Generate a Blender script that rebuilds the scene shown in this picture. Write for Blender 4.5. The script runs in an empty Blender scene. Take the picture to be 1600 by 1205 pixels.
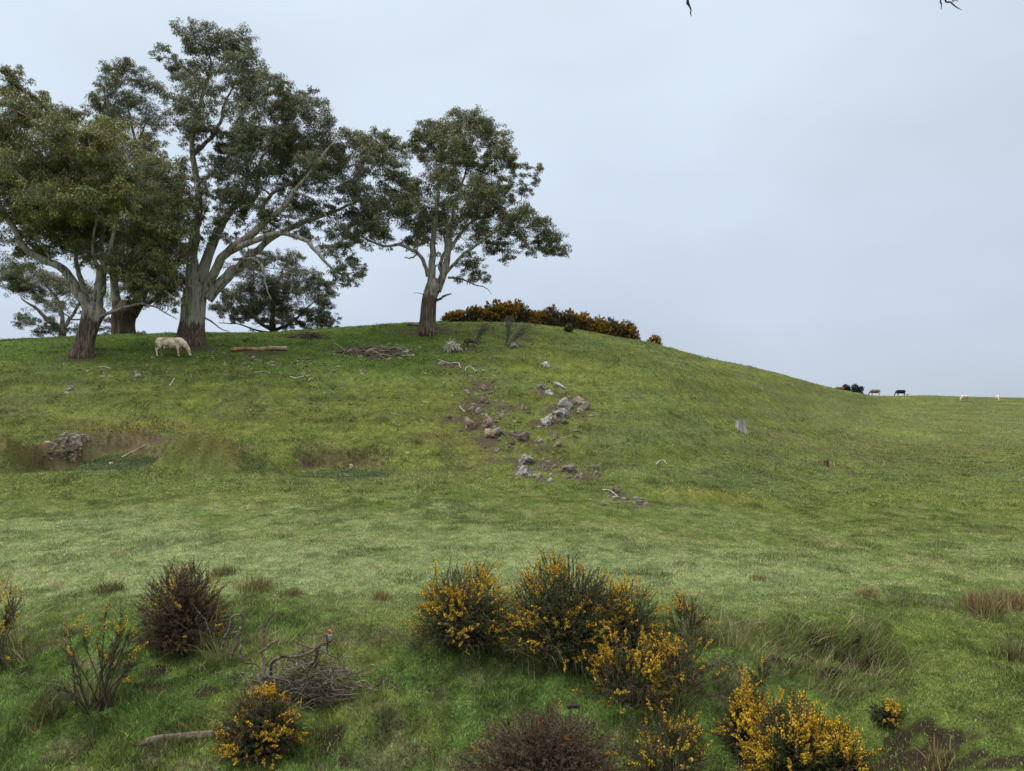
import bpy, bmesh, math, random
import numpy as np
from mathutils import Vector, noise as mnoise, Matrix

RNG = np.random.default_rng(7)
random.seed(7)
scene = bpy.context.scene
COL = scene.collection

# ------------------------------------------------------------------ camera geometry
F, CX, CY = 1150.0, 800.0, 602.5          # focal length and centre in photo pixels (1600 x 1205)
PITCH = math.radians(1.87)
CAMZ = 3.6                                # eye height above the meadow

def ray_t(v):                             # rise per metre of distance
    yc = (CY - np.asarray(v, float)) / F
    return (math.sin(PITCH) + yc * math.cos(PITCH)) / (math.cos(PITCH) - yc * math.sin(PITCH))

def ray_s(u, v):
    yc = (CY - np.asarray(v, float)) / F
    return ((np.asarray(u, float) - CX) / F) / (math.cos(PITCH) - yc * math.sin(PITCH))

def at(u, v, Y):                          # world point seen at (u, v) at distance Y
    return np.array([ray_s(u, v) * Y, Y, CAMZ + ray_t(v) * Y])

def sstep(a, b, x):
    t = np.clip((x - a) / (b - a), 0, 1)
    return t * t * (3 - 2 * t)

# ------------------------------------------------------------------ noise
def _h(ix, iy, seed):
    n = (ix.astype(np.int64) * 374761393 + iy.astype(np.int64) * 668265263 + int(seed) * 974634721) & 0xFFFFFFFF
    n = ((n ^ (n >> 13)) * 1274126177) & 0xFFFFFFFF
    n = (n ^ (n >> 16)) & 0xFFFFFFFF
    return n / 4294967295.0

def vn(x, y, seed=0):                     # value noise, -1..1
    x = np.asarray(x, float); y = np.asarray(y, float)
    ix = np.floor(x); iy = np.floor(y)
    fx = x - ix; fy = y - iy
    fx = fx * fx * (3 - 2 * fx); fy = fy * fy * (3 - 2 * fy)
    a = _h(ix, iy, seed); b = _h(ix + 1, iy, seed); c = _h(ix, iy + 1, seed); d = _h(ix + 1, iy + 1, seed)
    return ((a * (1 - fx) + b * fx) * (1 - fy) + (c * (1 - fx) + d * fx) * fy) * 2 - 1

def fbm(x, y, seed=0, octv=4):
    s = 0; a = 0.5; x = np.asarray(x, float); y = np.asarray(y, float)
    for k in range(octv):
        s = s + a * vn(x + 13.7 * k, y - 7.3 * k, seed + k)
        x = x * 2.03 + 0.31 * y; y = y * 2.03 - 0.29 * x * 0.49; a *= 0.5
    return s

# ------------------------------------------------------------------ terrain
def pchip(xk, yk, x):
    xk = np.asarray(xk, float); yk = np.asarray(yk, float); x = np.asarray(x, float)
    h = np.diff(xk); d = np.diff(yk) / h
    m = np.zeros_like(yk)
    for i in range(1, len(xk) - 1):
        if d[i - 1] * d[i] > 0:
            w1 = 2 * h[i] + h[i - 1]; w2 = h[i] + 2 * h[i - 1]
            m[i] = (w1 + w2) / (w1 / d[i - 1] + w2 / d[i])
    m[0] = d[0]; m[-1] = d[-1]
    i = np.clip(np.searchsorted(xk, x) - 1, 0, len(xk) - 2)
    t = np.clip((x - xk[i]) / h[i], 0, 1)
    return ((2*t**3 - 3*t**2 + 1) * yk[i] + (t**3 - 2*t**2 + t) * h[i] * m[i]
            + (-2*t**3 + 3*t**2) * yk[i + 1] + (t**3 - t**2) * h[i] * m[i + 1])

# rows of the land from the eye outwards; each is (u, distance, v) control points
ROWS = [
    [(-900,9.8,1205),(0,9.6,1205),(600,9.4,1205),(900,9.3,1205),(1200,9.5,1205),(1400,9.0,1205),(1600,8.2,1205),(2500,8.2,1205)],
    [(-900,10.7,1110),(0,10.6,1110),(600,10.4,1110),(900,10.3,1110),(1150,10.4,1100),(1300,10.5,1078),(1450,9.6,1100),(1600,9.4,1100),(2500,9.4,1100)],
    [(-900,11.4,1052),(0,11.4,1052),(600,11.3,1052),(900,11.2,1050),(1100,11.2,1038),(1250,11.2,1020),(1400,11.0,1030),(1600,11.0,1032),(2500,11,1032)],
    [(-900,12.2,1002),(0,12.2,1002),(400,12.3,1000),(700,12.0,1000),(1200,12.1,992),(1600,12,1000),(2500,12,1000)],
    [(-900,13.8,950),(800,13.6,950),(2500,13.6,950)],
    [(-900,17,880),(800,17,880),(2500,17,880)],
    [(-900,26,780),(0,26,780),(800,26,780),(1000,25.5,788),(1200,23.5,815),(1400,22,830),(1600,22,835),(2500,22,835)],
    [(-900,31,740),(0,31,740),(400,31.5,740),(600,32.5,740),(800,33.5,738),(1000,33,740),(1200,35,745),(1300,37,755),(1400,38,750),(1600,40,748),(2500,40,748)],
    [(-900,37,670),(0,37,670),(400,39.5,650),(600,39.5,660),(800,40,660),(1000,41,655),(1200,50,690),(1300,55,702),(1400,60,706),(1600,65,704),(2500,65,704)],
    [(-900,41,620),(0,41,620),(400,44,600),(600,45,600),(800,46,603),(1000,50,590),(1200,62,645),(1300,78,655),(1400,90,668),(1600,95,670),(2500,95,670)],
    [(-900,47,565),(0,47,565),(400,51,546),(600,52.5,545),(800,54,540),(1000,58,556),(1200,73,608),(1300,95,627),(1400,130,640),(1600,135,642),(2500,135,642)],
]
CREST = [(-900,58,540),(0,58,533.5),(100,58,528),(200,58.5,525),(300,59,522),(400,59,520),(500,59.5,515),(560,60,511),(620,60,507),(700,61,504),
         (760,62,504),(800,62.5,505),(850,63.5,509),(900,65,516),(950,66.5,525),(1000,68,534),(1050,71,546),(1100,75,558),(1150,80,569),(1200,86,580),
         (1250,97,593),(1300,112,606),(1340,130,614),(1370,150,619),(1400,165,619),(1450,170,618.5),(1500,174,620),(1600,180,622),(2500,185,630)]
_us = np.arange(-900, 2501, 5.0)
def _row(r):
    r = np.array(r, float)
    return pchip(r[:,0], r[:,1], _us), pchip(r[:,0], r[:,2], _us)
_YS = []; _ZS = []
for zz, yy in ((CAMZ-1.62, 0.3), (CAMZ-1.66, 2.2), (CAMZ-2.05, 3.4), (CAMZ-3.9, 6.2)):
    _YS.append(np.full_like(_us, yy)); _ZS.append(np.full_like(_us, zz))
for r in ROWS + [CREST]:
    Y, V = _row(r)
    _YS.append(Y); _ZS.append(CAMZ + ray_t(V) * Y)
_zc, _yc = _ZS[-1], _YS[-1]
for m, dz in ((1.12, 0.35), (1.3, 2.0), (1.8, 6.0)):
    _YS.append(_yc * m); _ZS.append(_zc - dz)
_YS.append(np.full_like(_us, 700.)); _ZS.append(np.full_like(_us, -14.))
_YS.append(np.full_like(_us, 2500.)); _ZS.append(np.full_like(_us, -24.))
_YS = np.array(_YS); _ZS = np.array(_ZS)
_lg = np.linspace(math.log(0.3), math.log(2500), 1400)
_TAB = np.empty((len(_us), len(_lg)))
for i in range(len(_us)):
    _TAB[i] = pchip(_YS[:, i], _ZS[:, i], np.exp(_lg))

def base_z(x, y):
    x = np.asarray(x, float); y = np.asarray(y, float)
    r = np.hypot(x, y)
    az = np.arctan2(x, y)
    azc = np.clip(az, -0.97, 0.97)
    Y = np.clip(r * np.cos(azc), 0.31, 2400)
    u = np.clip(CX + F * np.tan(azc), -899, 2499)
    fi = (u + 900) / 5.0; i = np.clip(fi.astype(int), 0, len(_us) - 2); fi = fi - i
    fj = (np.log(Y) - _lg[0]) / (_lg[1] - _lg[0]); j = np.clip(fj.astype(int), 0, len(_lg) - 2); fj = fj - j
    z = ((_TAB[i, j] * (1-fi) + _TAB[i+1, j] * fi) * (1-fj) + (_TAB[i, j+1] * (1-fi) + _TAB[i+1, j+1] * fi) * fj)
    back = sstep(0.98, 1.45, np.abs(az))
    return z * (1 - back) + (CAMZ - 1.65) * back

def gauss(x, y, x0, y0, sx, sy, rot=0):
    c, s = math.cos(rot), math.sin(rot)
    dx = (x - x0) * c + (y - y0) * s; dy = -(x - x0) * s + (y - y0) * c
    return np.exp(-(dx / sx) ** 2 - (dy / sy) ** 2)

def terr(x, y):
    x = np.asarray(x, float); y = np.asarray(y, float)
    z = base_z(x, y)
    # old diggings
    n1 = fbm(x * 0.9, y * 0.9, 31, 3)
    z = z + 1.65 * gauss(x, y, -13.7, 32.3, 2.3, .95) + 1.0 * gauss(x, y, -23.6, 33.2, 2.3, .95)
    z = z + 0.22 * gauss(x, y, -17.5, 30.6, 2.2, 0.7)
    dx = (x + 18.8) / 3.7
    yb = 36.6 - 1.9 * np.abs(dx) ** 2.4 + 0.35 * n1
    fl = CAMZ - 3.08 + 0.205 * (y - 31.3) - .62 * sstep(-.25, -.62, dx) * sstep(31, 35, y) + .12 * n1
    m = sstep(1.08, 0.72, np.abs(dx + 0.22 * n1)) * sstep(yb + 0.1, yb - 0.45, y) * sstep(30.6, 32.6, y)
    z = z - m * np.maximum(0, z - fl)
    z = z + 0.22 * np.exp(-((y - yb - 0.35) / 0.4) ** 2) * sstep(1.1, .7, np.abs(dx))
    dx = (x + 7.5) / 2.7
    yb = 35.6 - 1.7 * dx ** 2 + 0.45 * n1
    fl = CAMZ - 3.12 + 0.1 * (y - 31)
    m = sstep(1.1, 0.75, np.abs(dx + 0.1 * n1)) * sstep(yb + 0.2, yb - .8, y) * sstep(30.4, 32.4, y)
    z = z - m * np.maximum(0, z - fl)
    z = z + 0.22 * gauss(x, y, -3.6, 31.6, 2.6, 1.2)
    z = z + 0.42 * gauss(x, y, 6.7, 27.4, 2.2, 0.9, -0.15) - 0.22 * gauss(x, y, 4.9, 26.7, 0.8, 0.5)
    # broken edge of the bank above the creek
    z = z + 0.36 * gauss(x, y, 5.0, 11.55, 0.95, 0.24, -0.25) + 0.22 * gauss(x, y, 5.9, 12.3, 0.8, 0.22, -0.4) + .18 * gauss(x, y, 3.9, 11.9, .6, .2, -.2)
    z = z + .42 * gauss(x, y, 5.2, 11.4, 1.5, .9) * fbm(x * 2.8, y * 2.8, 88, 3)
    z = z - 0.36 * gauss(x, y, 5.1, 11.0, 0.9, 0.24, -0.3) - .10 * gauss(x, y, 6.2, 11.75, 0.5, 0.18, -0.4)
    # lumps
    yr = np.clip(np.hypot(x, y), 1, 300)
    gul = sstep(13.2, 11.8, y) * sstep(1.25, 0.25, x / np.clip(y, 1, None) * 2.6)
    near = sstep(5, 8, yr)
    z = z + near * (0.10 * fbm(x * 0.16, y * 0.16, 3, 3) * sstep(12, 30, yr)
                    + 0.05 * fbm(x * 0.9, y * 0.9, 5, 3) + 0.06 * fbm(x * 2.6, y * 2.6, 6, 2) * sstep(60, 30, yr)
                    + gul * (0.17 * fbm(x * 1.5, y * 1.5, 9, 3) + .07 * fbm(x * 4.2, y * 4.2, 10, 2)))
    hill = sstep(26, 32, yr) * sstep(75, 55, yr)
    z = z + hill * 0.05 * fbm(x * 2.2, y * 2.2, 12, 3)
    rough = gauss(x, y, 0.2, 39.5, 4.0, 6.0) * hill
    z = z + rough * 0.22 * np.maximum(0, fbm(x * 0.8, y * 1.1, 15, 4))
    # little cattle terraces along the slope
    z = z + hill * 0.035 * np.sin(z * 9 + 2.5 * fbm(x * .3, y * .3, 17, 3)) * sstep(0, .3, fbm(x * .12, y * .12, 18, 2) + .15)
    return z

def tz(x, y):
    return float(terr(np.array([x]), np.array([y]))[0])

def on(u, Y, dz=0.0):                     # ground point in column u at distance Y
    x = (u - CX) / F * Y
    return np.array([x, Y, tz(x, Y) + dz])

def hit(u, v, dz=0.0):                    # where the ground is seen at (u, v)
    lo, hi = 6.5, 230.0
    for n in (260, 24):
        Ys = np.exp(np.linspace(math.log(lo), math.log(hi), n))
        x = ray_s(u, v) * Ys; zr = CAMZ + ray_t(v) * Ys
        g = terr(x, Ys)
        k = np.nonzero(zr <= g)[0]
        k = int(k[0]) if len(k) else int(np.argmin(zr - g))
        lo, hi = Ys[max(0, k - 1)], Ys[min(n - 1, k + (0 if zr[k] <= g[k] else 1))]
        if k == 0: break
    return np.array([x[k], Ys[k], g[k] + dz])

# ------------------------------------------------------------------ mesh helpers
class MB:
    def __init__(self):
        self.v = []; self.c = []; self.t = []; self.q = []; self.n = 0
    def add(self, v, tris=None, quads=None, col=(1, 1, 1)):
        v = np.asarray(v, float).reshape(-1, 3)
        col = np.asarray(col, float)
        if col.ndim == 1: col = np.tile(col[:3], (len(v), 1))
        self.v.append(v); self.c.append(col[:, :3])
        if tris is not None and len(tris): self.t.append(np.asarray(tris, np.int64).reshape(-1, 3) + self.n)
        if quads is not None and len(quads): self.q.append(np.asarray(quads, np.int64).reshape(-1, 4) + self.n)
        self.n += len(v)
    def tube(self, pts, rad, sides=6, col=(1, 1, 1), flute=0.0, seed=0, cap=True, flare=None):
        pts = np.asarray(pts, float); n = len(pts)
        rad = np.asarray(rad, float) * np.ones(n)
        T = np.gradient(pts, axis=0); T /= np.linalg.norm(T, axis=1)[:, None] + 1e-9
        up = np.array([0.31, 0.92, 0.2]) if abs(T[0][1]) < .9 else np.array([1., 0, 0])
        N = np.empty_like(pts); a = np.cross(T[0], up); N[0] = a / np.linalg.norm(a)
        for i in range(1, n):
            b = N[i-1] - T[i] * np.dot(N[i-1], T[i]); N[i] = b / (np.linalg.norm(b) + 1e-9)
        B = np.cross(T, N)
        th = np.linspace(0, 2 * np.pi, sides, endpoint=False)
        R = rad[:, None] * np.ones((n, sides))
        if flute:
            L = np.concatenate([[0], np.cumsum(np.linalg.norm(np.diff(pts, axis=0), axis=1))])
            nz = vn(np.cos(th)[None] * 2.6 + seed + L[:, None] * 0.25, np.sin(th)[None] * 2.6 + L[:, None] * .18, seed)
            nz2 = vn(np.cos(th)[None] * 5 + seed, np.sin(th)[None] * 5 + L[:, None] * .5, seed + 4)
            R = R * (1 + flute * nz + .5 * flute * nz2)
        P = pts[:, None] + R[..., None] * (np.cos(th)[None, :, None] * N[:, None] + np.sin(th)[None, :, None] * B[:, None])
        i = np.arange(n - 1)[:, None] * sides; j = np.arange(sides)[None]; k = (j + 1) % sides
        q = np.stack([i + j, i + k, i + sides + k, i + sides + j], -1).reshape(-1, 4)
        v = P.reshape(-1, 3); tr = []
        if cap:
            v = np.vstack([v, pts[-1:], pts[:1]])
            e = (n - 1) * sides
            tr = [(e + a, e + (a + 1) % sides, n * sides) for a in range(sides)] + [((a + 1) % sides, a, n * sides + 1) for a in range(sides)]
        col = np.asarray(col, float)
        if col.ndim == 2:
            col = np.repeat(col, sides, 0)
            if cap: col = np.vstack([col, col[-1:], col[:1]])
        self.add(v, tr, q, col)
    def build(self, name, mat, parent=None, origin=(0, 0, 0), smooth=False, mat2=None, split=None):
        o = np.asarray(origin, float)
        v = np.vstack(self.v) - o; c = np.vstack(self.c)
        me = bpy.data.meshes.new(name)
        t = np.vstack(self.t) if self.t else np.zeros((0, 3), np.int64)
        q = np.vstack(self.q) if self.q else np.zeros((0, 4), np.int64)
        me.vertices.add(len(v)); me.vertices.foreach_set('co', v.astype(np.float32).ravel())
        loops = np.concatenate([t.ravel(), q.ravel()]).astype(np.int32)
        me.loops.add(len(loops)); me.loops.foreach_set('vertex_index', loops)
        tot = np.concatenate([np.full(len(t), 3), np.full(len(q), 4)]).astype(np.int32)
        st = np.concatenate([[0], np.cumsum(tot)[:-1]]).astype(np.int32)
        me.polygons.add(len(tot)); me.polygons.foreach_set('loop_start', st)
        me.update(calc_edges=True)
        if smooth: me.polygons.foreach_set('use_smooth', np.ones(len(tot), bool))
        a = me.color_attributes.new('Col', 'FLOAT_COLOR', 'POINT')
        a.data.foreach_set('color', np.hstack([c, np.ones((len(c), 1))]).astype(np.float32).ravel())
        me.materials.append(mat)
        if mat2 is not None:            # faces of vertices from `split` on use the second material
            me.materials.append(mat2)
            mi = np.concatenate([(t[:, 0] >= split), (q[:, 0] >= split)]).astype(np.int32)
            me.polygons.foreach_set('material_index', mi)
        ob = bpy.data.objects.new(name, me); COL.objects.link(ob)
        if parent is not None: ob.parent = parent
        else: ob.location = o
        return ob

def tag(o, label=None, cat=None, group=None, kind=None):
    if label: o['label'] = label
    if cat: o['category'] = cat
    if group: o['group'] = group
    if kind: o['kind'] = kind
    return o

def empty(name, loc, label, cat, group=None):
    o = bpy.data.objects.new(name, None); COL.objects.link(o)
    o.location = tuple(float(a) for a in loc); o.empty_display_size = 0.3
    return tag(o, label, cat, group)

def smooth_path(P, n=24):                 # Catmull-Rom through rows of P (any width)
    P = np.asarray(P, float)
    Q = np.vstack([2 * P[0] - P[1], P, 2 * P[-1] - P[-2]])
    out = []
    m = max(2, int(n / (len(P) - 1)))
    for i in range(1, len(Q) - 2):
        for t in np.linspace(0, 1, m, endpoint=False):
            a, b, c, d = Q[i-1], Q[i], Q[i+1], Q[i+2]
            out.append(0.5 * (2*b + (c-a)*t + (2*a-5*b+4*c-d)*t*t + (3*b-a-3*c+d)*t**3))
    out.append(P[-1])
    return np.array(out)

# ------------------------------------------------------------------ materials
def newmat(name):
    m = bpy.data.materials.new(name); m.use_nodes = True
    nt = m.node_tree
    for n in list(nt.nodes): nt.nodes.remove(n)
    return m, nt, nt.nodes, nt.links

def mat_attr(name, rough=0.8, spec=0.2, nscale=40, namp=0.35, translucent=0.0, bump=0.0, bscale=60):
    m, nt, N, L = newmat(name)
    out = N.new('ShaderNodeOutputMaterial'); p = N.new('ShaderNodeBsdfPrincipled')
    a = N.new('ShaderNodeAttribute'); a.attribute_name = 'Col'
    tc = N.new('ShaderNodeTexCoord'); nz = N.new('ShaderNodeTexNoise')
    nz.inputs['Scale'].default_value = nscale; nz.inputs['Detail'].default_value = 6
    L.new(tc.outputs['Object'], nz.inputs['Vector'])
    mr = N.new('ShaderNodeMapRange'); mr.inputs['From Min'].default_value = .25; mr.inputs['From Max'].default_value = .75
    mr.inputs['To Min'].default_value = 1 - namp; mr.inputs['To Max'].default_value = 1 + namp
    L.new(nz.outputs['Fac'], mr.inputs['Value'])
    mx = N.new('ShaderNodeVectorMath'); mx.operation = 'SCALE'
    L.new(a.outputs['Color'], mx.inputs[0]); L.new(mr.outputs['Result'], mx.inputs['Scale'])
    L.new(mx.outputs[0], p.inputs['Base Color'])
    p.inputs['Roughness'].default_value = rough; p.inputs['Specular IOR Level'].default_value = spec
    sh = p.outputs[0]
    if translucent:
        tr = N.new('ShaderNodeBsdfTranslucent'); L.new(mx.outputs[0], tr.inputs['Color'])
        ms = N.new('ShaderNodeMixShader'); ms.inputs[0].default_value = translucent
        L.new(p.outputs[0], ms.inputs[1]); L.new(tr.outputs[0], ms.inputs[2]); sh = ms.outputs[0]
    if bump:
        b = N.new('ShaderNodeBump'); b.inputs['Strength'].default_value = bump; b.inputs['Distance'].default_value = .03
        n2 = N.new('ShaderNodeTexNoise'); n2.inputs['Scale'].default_value = bscale; n2.inputs['Detail'].default_value = 8
        L.new(tc.outputs['Object'], n2.inputs['Vector']); L.new(n2.outputs['Fac'], b.inputs['Height'])
        L.new(b.outputs[0], p.inputs['Normal'])
    L.new(sh, out.inputs['Surface'])
    return m

M_GROUND = mat_attr('turf_soil', .95, .1, 9, .35, 0, .6, 22)
M_GRASS = mat_attr('grass_blades', .65, .22, .8, .12, .3)
M_LEAF = mat_attr('gum_leaves', .45, .35, 1.2, .25, .22)
M_NEEDLE = mat_attr('gorse_needles', .6, .25, 5, .3, .12)
M_FLOWER = mat_attr('gorse_petals', .6, .2, 9, .2, .25)
M_WOOD = mat_attr('weathered_wood', .85, .15, 14, .4, 0, .5, 30)
M_ROCK = mat_attr('lichen_rock', .9, .15, 7, .45, 0, .8, 18)
M_HIDE = mat_attr('animal_hide', .75, .15, 9, .12, 0, .15, 60)
M_FEATHER = mat_attr('feathers', .6, .25, 60, .25)

def mat_bark(name, pale, grey, brown, dark):
    # smooth shed bark above, rough stocking below (mask in Col.r)
    m, nt, N, L = newmat(name)
    out = N.new('ShaderNodeOutputMaterial'); p = N.new('ShaderNodeBsdfPrincipled')
    a = N.new('ShaderNodeAttribute'); a.attribute_name = 'Col'
    sp = N.new('ShaderNodeSeparateColor'); L.new(a.outputs['Color'], sp.inputs[0])
    tc = N.new('ShaderNodeTexCoord')
    mp = N.new('ShaderNodeMapping'); mp.inputs['Scale'].default_value = (4.6, 4.6, .5)
    L.new(tc.outputs['Object'], mp.inputs['Vector'])
    n1 = N.new('ShaderNodeTexNoise'); n1.inputs['Scale'].default_value = 1.3; n1.inputs['Detail'].default_value = 7; n1.inputs['Roughness'].default_value = .65
    L.new(mp.outputs[0], n1.inputs['Vector'])
    r1 = N.new('ShaderNodeValToRGB'); e = r1.color_ramp.elements
    e[0].position = .33; e[0].color = (*dark, 1); e[1].position = .56; e[1].color = (*pale, 1)
    k = e.new(.39); k.color = (*brown, 1); k = e.new(.45); k.color = (*grey, 1)
    L.new(n1.outputs['Fac'], r1.inputs[0])
    mp2 = N.new('ShaderNodeMapping'); mp2.inputs['Scale'].default_value = (7, 7, .7)
    L.new(tc.outputs['Object'], mp2.inputs['Vector'])
    n2 = N.new('ShaderNodeTexNoise'); n2.inputs['Scale'].default_value = 1.6; n2.inputs['Detail'].default_value = 8; n2.inputs['Roughness'].default_value = .7
    L.new(mp2.outputs[0], n2.inputs['Vector'])
    r2 = N.new('ShaderNodeValToRGB'); e = r2.color_ramp.elements
    e[0].position = .38; e[0].color = (dark[0]*.5, dark[1]*.5, dark[2]*.5, 1); e[1].position = .68; e[1].color = (*grey, 1)
    k = e.new(.52); k.color = (*brown, 1)
    L.new(n2.outputs['Fac'], r2.inputs[0])
    # ragged edge between the two barks
    ad = N.new('ShaderNodeMath'); ad.operation = 'MULTIPLY_ADD'; ad.inputs[1].default_value = 1.6; ad.inputs[2].default_value = -.8
    L.new(n1.outputs['Fac'], ad.inputs[0])
    sm = N.new('ShaderNodeMath'); sm.operation = 'SUBTRACT'; L.new(sp.outputs[0], sm.inputs[0]); L.new(ad.outputs[0], sm.inputs[1])
    mr = N.new('ShaderNodeMapRange'); mr.inputs['From Min'].default_value = .4; mr.inputs['From Max'].default_value = .6
    L.new(sm.outputs[0], mr.inputs['Value'])
    mx = N.new('ShaderNodeMix'); mx.data_type = 'RGBA'
    L.new(mr.outputs[0], mx.inputs['Factor']); L.new(r1.outputs[0], mx.inputs['A']); L.new(r2.outputs[0], mx.inputs['B'])
    L.new(mx.outputs['Result'], p.inputs['Base Color'])
    p.inputs['Roughness'].default_value = .85; p.inputs['Specular IOR Level'].default_value = .15
    b = N.new('ShaderNodeBump'); b.inputs['Strength'].default_value = .7; b.inputs['Distance'].default_value = .06
    L.new(n2.outputs['Fac'], b.inputs['Height']); L.new(b.outputs[0], p.inputs['Normal'])
    L.new(p.outputs[0], out.inputs['Surface'])
    return m
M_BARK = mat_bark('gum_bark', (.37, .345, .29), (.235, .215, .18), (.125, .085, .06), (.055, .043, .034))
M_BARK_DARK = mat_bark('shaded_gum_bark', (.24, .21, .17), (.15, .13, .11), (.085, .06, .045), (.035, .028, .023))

# ------------------------------------------------------------------ ground colour (kind of growth, soil, painted light and shade round the diggings)
DIRT = [(515,1165,.26,.3),(540,1195,.2,.25),(1450,1185,.75,.26),(1405,1160,.45,.16),(1560,1192,.5,.16),(1375,1198,.4,.16),(1500,1195,.5,.2),(1215,1032,.32,.11),(1250,1028,.3,.12),(1292,1012,.36,.12),(1352,1046,.36,.14),(1372,1074,.3,.13),(1325,1030,.3,.1),(1300,1055,.3,.1),(40,1050,.3,.2),(95,1075,.35,.2),(255,1075,.3,.2),(240,1050,.25,.15),
        (330,1080,.3,.2),(1350,1045,.35,.12),(1290,1010,.35,.12),(1235,1040,.3,.12),(640,1060,.25,.1),(700,1060,.3,.1),
        (476,722,.5,.5),(1000,788,.9,.3),(1060,790,1.2,.3),
        (640,520,1.6,1.0),(690,516,2.0,1.0),(590,552,2.6,1.4),(760,660,1.5,1.3),(740,660,1.4,1.1),(800,680,1.4,.7),(885,640,1.6,1.4),(905,628,1.0,1.2),
        (830,735,1.4,.9),(890,740,1.3,.8),(735,640,1.6,.9),(755,605,1.6,1.2),(700,570,1.0,.7),(960,770,.7,.6),(790,640,1.0,.8),(850,665,1.2,.9),(770,690,1.4,.8),(850,700,1.2,1.0),(800,720,1.2,.9),(860,725,1.4,.8),(920,745,1.0,.7),(745,630,1.4,1.0),(700,655,.8,.7),(860,615,1.2,.8),(720,545,1.2,.8),(820,530,1.0,.8),
        (470,526,2.2,1.0),(400,553,2.5,.8),(130,558,1.6,1.3),(297,545,2.2,1.4)]
_D = []
for (u, v, a, b) in DIRT:
    p = hit(u, v); _D.append((p[0], p[1], a, b))

def ground_col(x, y, z):
    x = np.asarray(x, float); y = np.asarray(y, float)
    yy = np.clip(y, .5, None); u = CX + F * x / yy
    n_big = fbm(x * .10, y * .10, 41, 3); n_mid = fbm(x * .45, y * .45, 43, 4); n_sm = fbm(x * 1.9, y * 1.9, 47, 3)
    n_hi = fbm(x * 4.6, y * 4.6, 49, 3)
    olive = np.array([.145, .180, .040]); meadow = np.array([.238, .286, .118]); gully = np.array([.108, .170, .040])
    lush = np.array([.094, .166, .022]); brown = np.array([.180, .155, .054]); grey = np.array([.170, .200, .082])
    yel = np.array([.192, .214, .042]); straw = np.array([.30, .25, .14]); soil = np.array([.105, .080, .048])
    def mix(c, k, w): w = np.clip(w, 0, 1)[:, None]; return c * (1 - w) + k * w
    c = np.tile(olive, (len(x), 1))
    c = mix(c, grey, sstep(-.15, .35, n_mid) * .6 * sstep(24, 34, yy))
    c = mix(c, yel, sstep(.0, .35, -n_big + .5 * n_sm) * .6)
    c = mix(c, lush, sstep(43, 50, yy + 4 * n_mid) * sstep(780, 620, u) * .85)
    c = mix(c, lush, sstep(.1, .45, n_mid + .5 * n_sm) * .45 * sstep(22, 30, yy))
    c = mix(c, brown, sstep(28, 33, yy) * sstep(46, 38, yy) * sstep(1050, 800, u) * sstep(-.05, .4, n_mid + .45 * n_sm) * .62)
    c = mix(c, brown, sstep(1000, 1150, u) * sstep(36, 55, yy) * sstep(.0, .35, n_mid + .4 * n_sm + .3 * n_big) * .6)
    mw = sstep(12.2, 15.5, yy + 1.4 * n_mid) * sstep(29, 17.5, yy + 5 * n_mid + 5 * n_big)
    c = mix(c, meadow, mw * (.95 - .45 * sstep(1000, 1500, u)))
    c = mix(c, straw, sstep(.12, .5, n_sm + .3 * n_mid) * .3 * sstep(12, 14, yy) * sstep(34, 24, yy))
    c = mix(c, lush * 1.15, sstep(.15, .4, -n_sm + .5 * n_mid) * .28 * sstep(12, 14, yy) * sstep(34, 20, yy))
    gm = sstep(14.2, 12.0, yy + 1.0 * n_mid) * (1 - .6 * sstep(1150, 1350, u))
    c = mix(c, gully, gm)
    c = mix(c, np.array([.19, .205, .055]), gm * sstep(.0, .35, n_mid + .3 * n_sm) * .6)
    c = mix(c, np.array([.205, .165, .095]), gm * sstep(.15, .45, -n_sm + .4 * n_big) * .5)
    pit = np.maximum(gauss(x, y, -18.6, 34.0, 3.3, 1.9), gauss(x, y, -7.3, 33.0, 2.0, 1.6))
    c = mix(c, np.array([.064, .100, .034]), sstep(.15, .65, pit + .35 * n_sm + .2 * n_hi) * .92)  # shade of the hollows painted in as a darker green floor
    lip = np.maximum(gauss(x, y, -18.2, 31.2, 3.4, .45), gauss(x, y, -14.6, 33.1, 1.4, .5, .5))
    c = mix(c, np.array([.215, .245, .105]), sstep(.25, .7, lip + .25 * n_sm) * .75)  # lit rim of the digging and mound crest painted in paler green
    c = mix(c, np.array([.075, .105, .030]), sstep(.3, .7, gauss(x, y, -11.2, 32.2, .8, 1.3, .3) + .3 * n_sm) * .8)  # shadow crease beside the mound, painted into the grass colour
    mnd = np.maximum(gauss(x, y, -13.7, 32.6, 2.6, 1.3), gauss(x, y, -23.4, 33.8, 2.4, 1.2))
    c = mix(c, np.array([.150, .128, .040]), sstep(.2, .6, mnd + .35 * n_sm + .2 * n_hi) * .6)  # brown growth on the mounds, darkened to paint a shaded front
    c = mix(c, np.array([.26, .225, .05]), gauss(x, y, -19.5, 37.6, 4.2, .8) * .6)
    c = mix(c, np.array([.25, .225, .045]), gauss(x, y, 7.6, 27.1, 1.6, .7) * .6)
    trk = vn(z * 4.2 + 1.6 * fbm(x * .25, y * .25, 91, 3), x * .22, 92)
    c = c * (1 + .22 * trk * sstep(27, 33, yy))[:, None]
    c = c * np.exp((.46 + .42 * gm) * n_hi + .22 * n_sm)[:, None]
    dm = np.zeros(len(x))
    for (dx, dy, a, b) in _D:
        s = np.exp(-((x - dx) / a) ** 2 - ((y - dy) / b) ** 2)
        dm = np.maximum(dm, s)
    dm = sstep(.42, .85, dm * 1.02 + .7 * n_sm + .55 * n_hi + .2 * n_mid)
    gd = sstep(.34, .6, n_sm + .4 * n_mid + .5 * n_hi) * sstep(13, 11.5, yy) * sstep(1250, 1000, u) * .55
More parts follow.
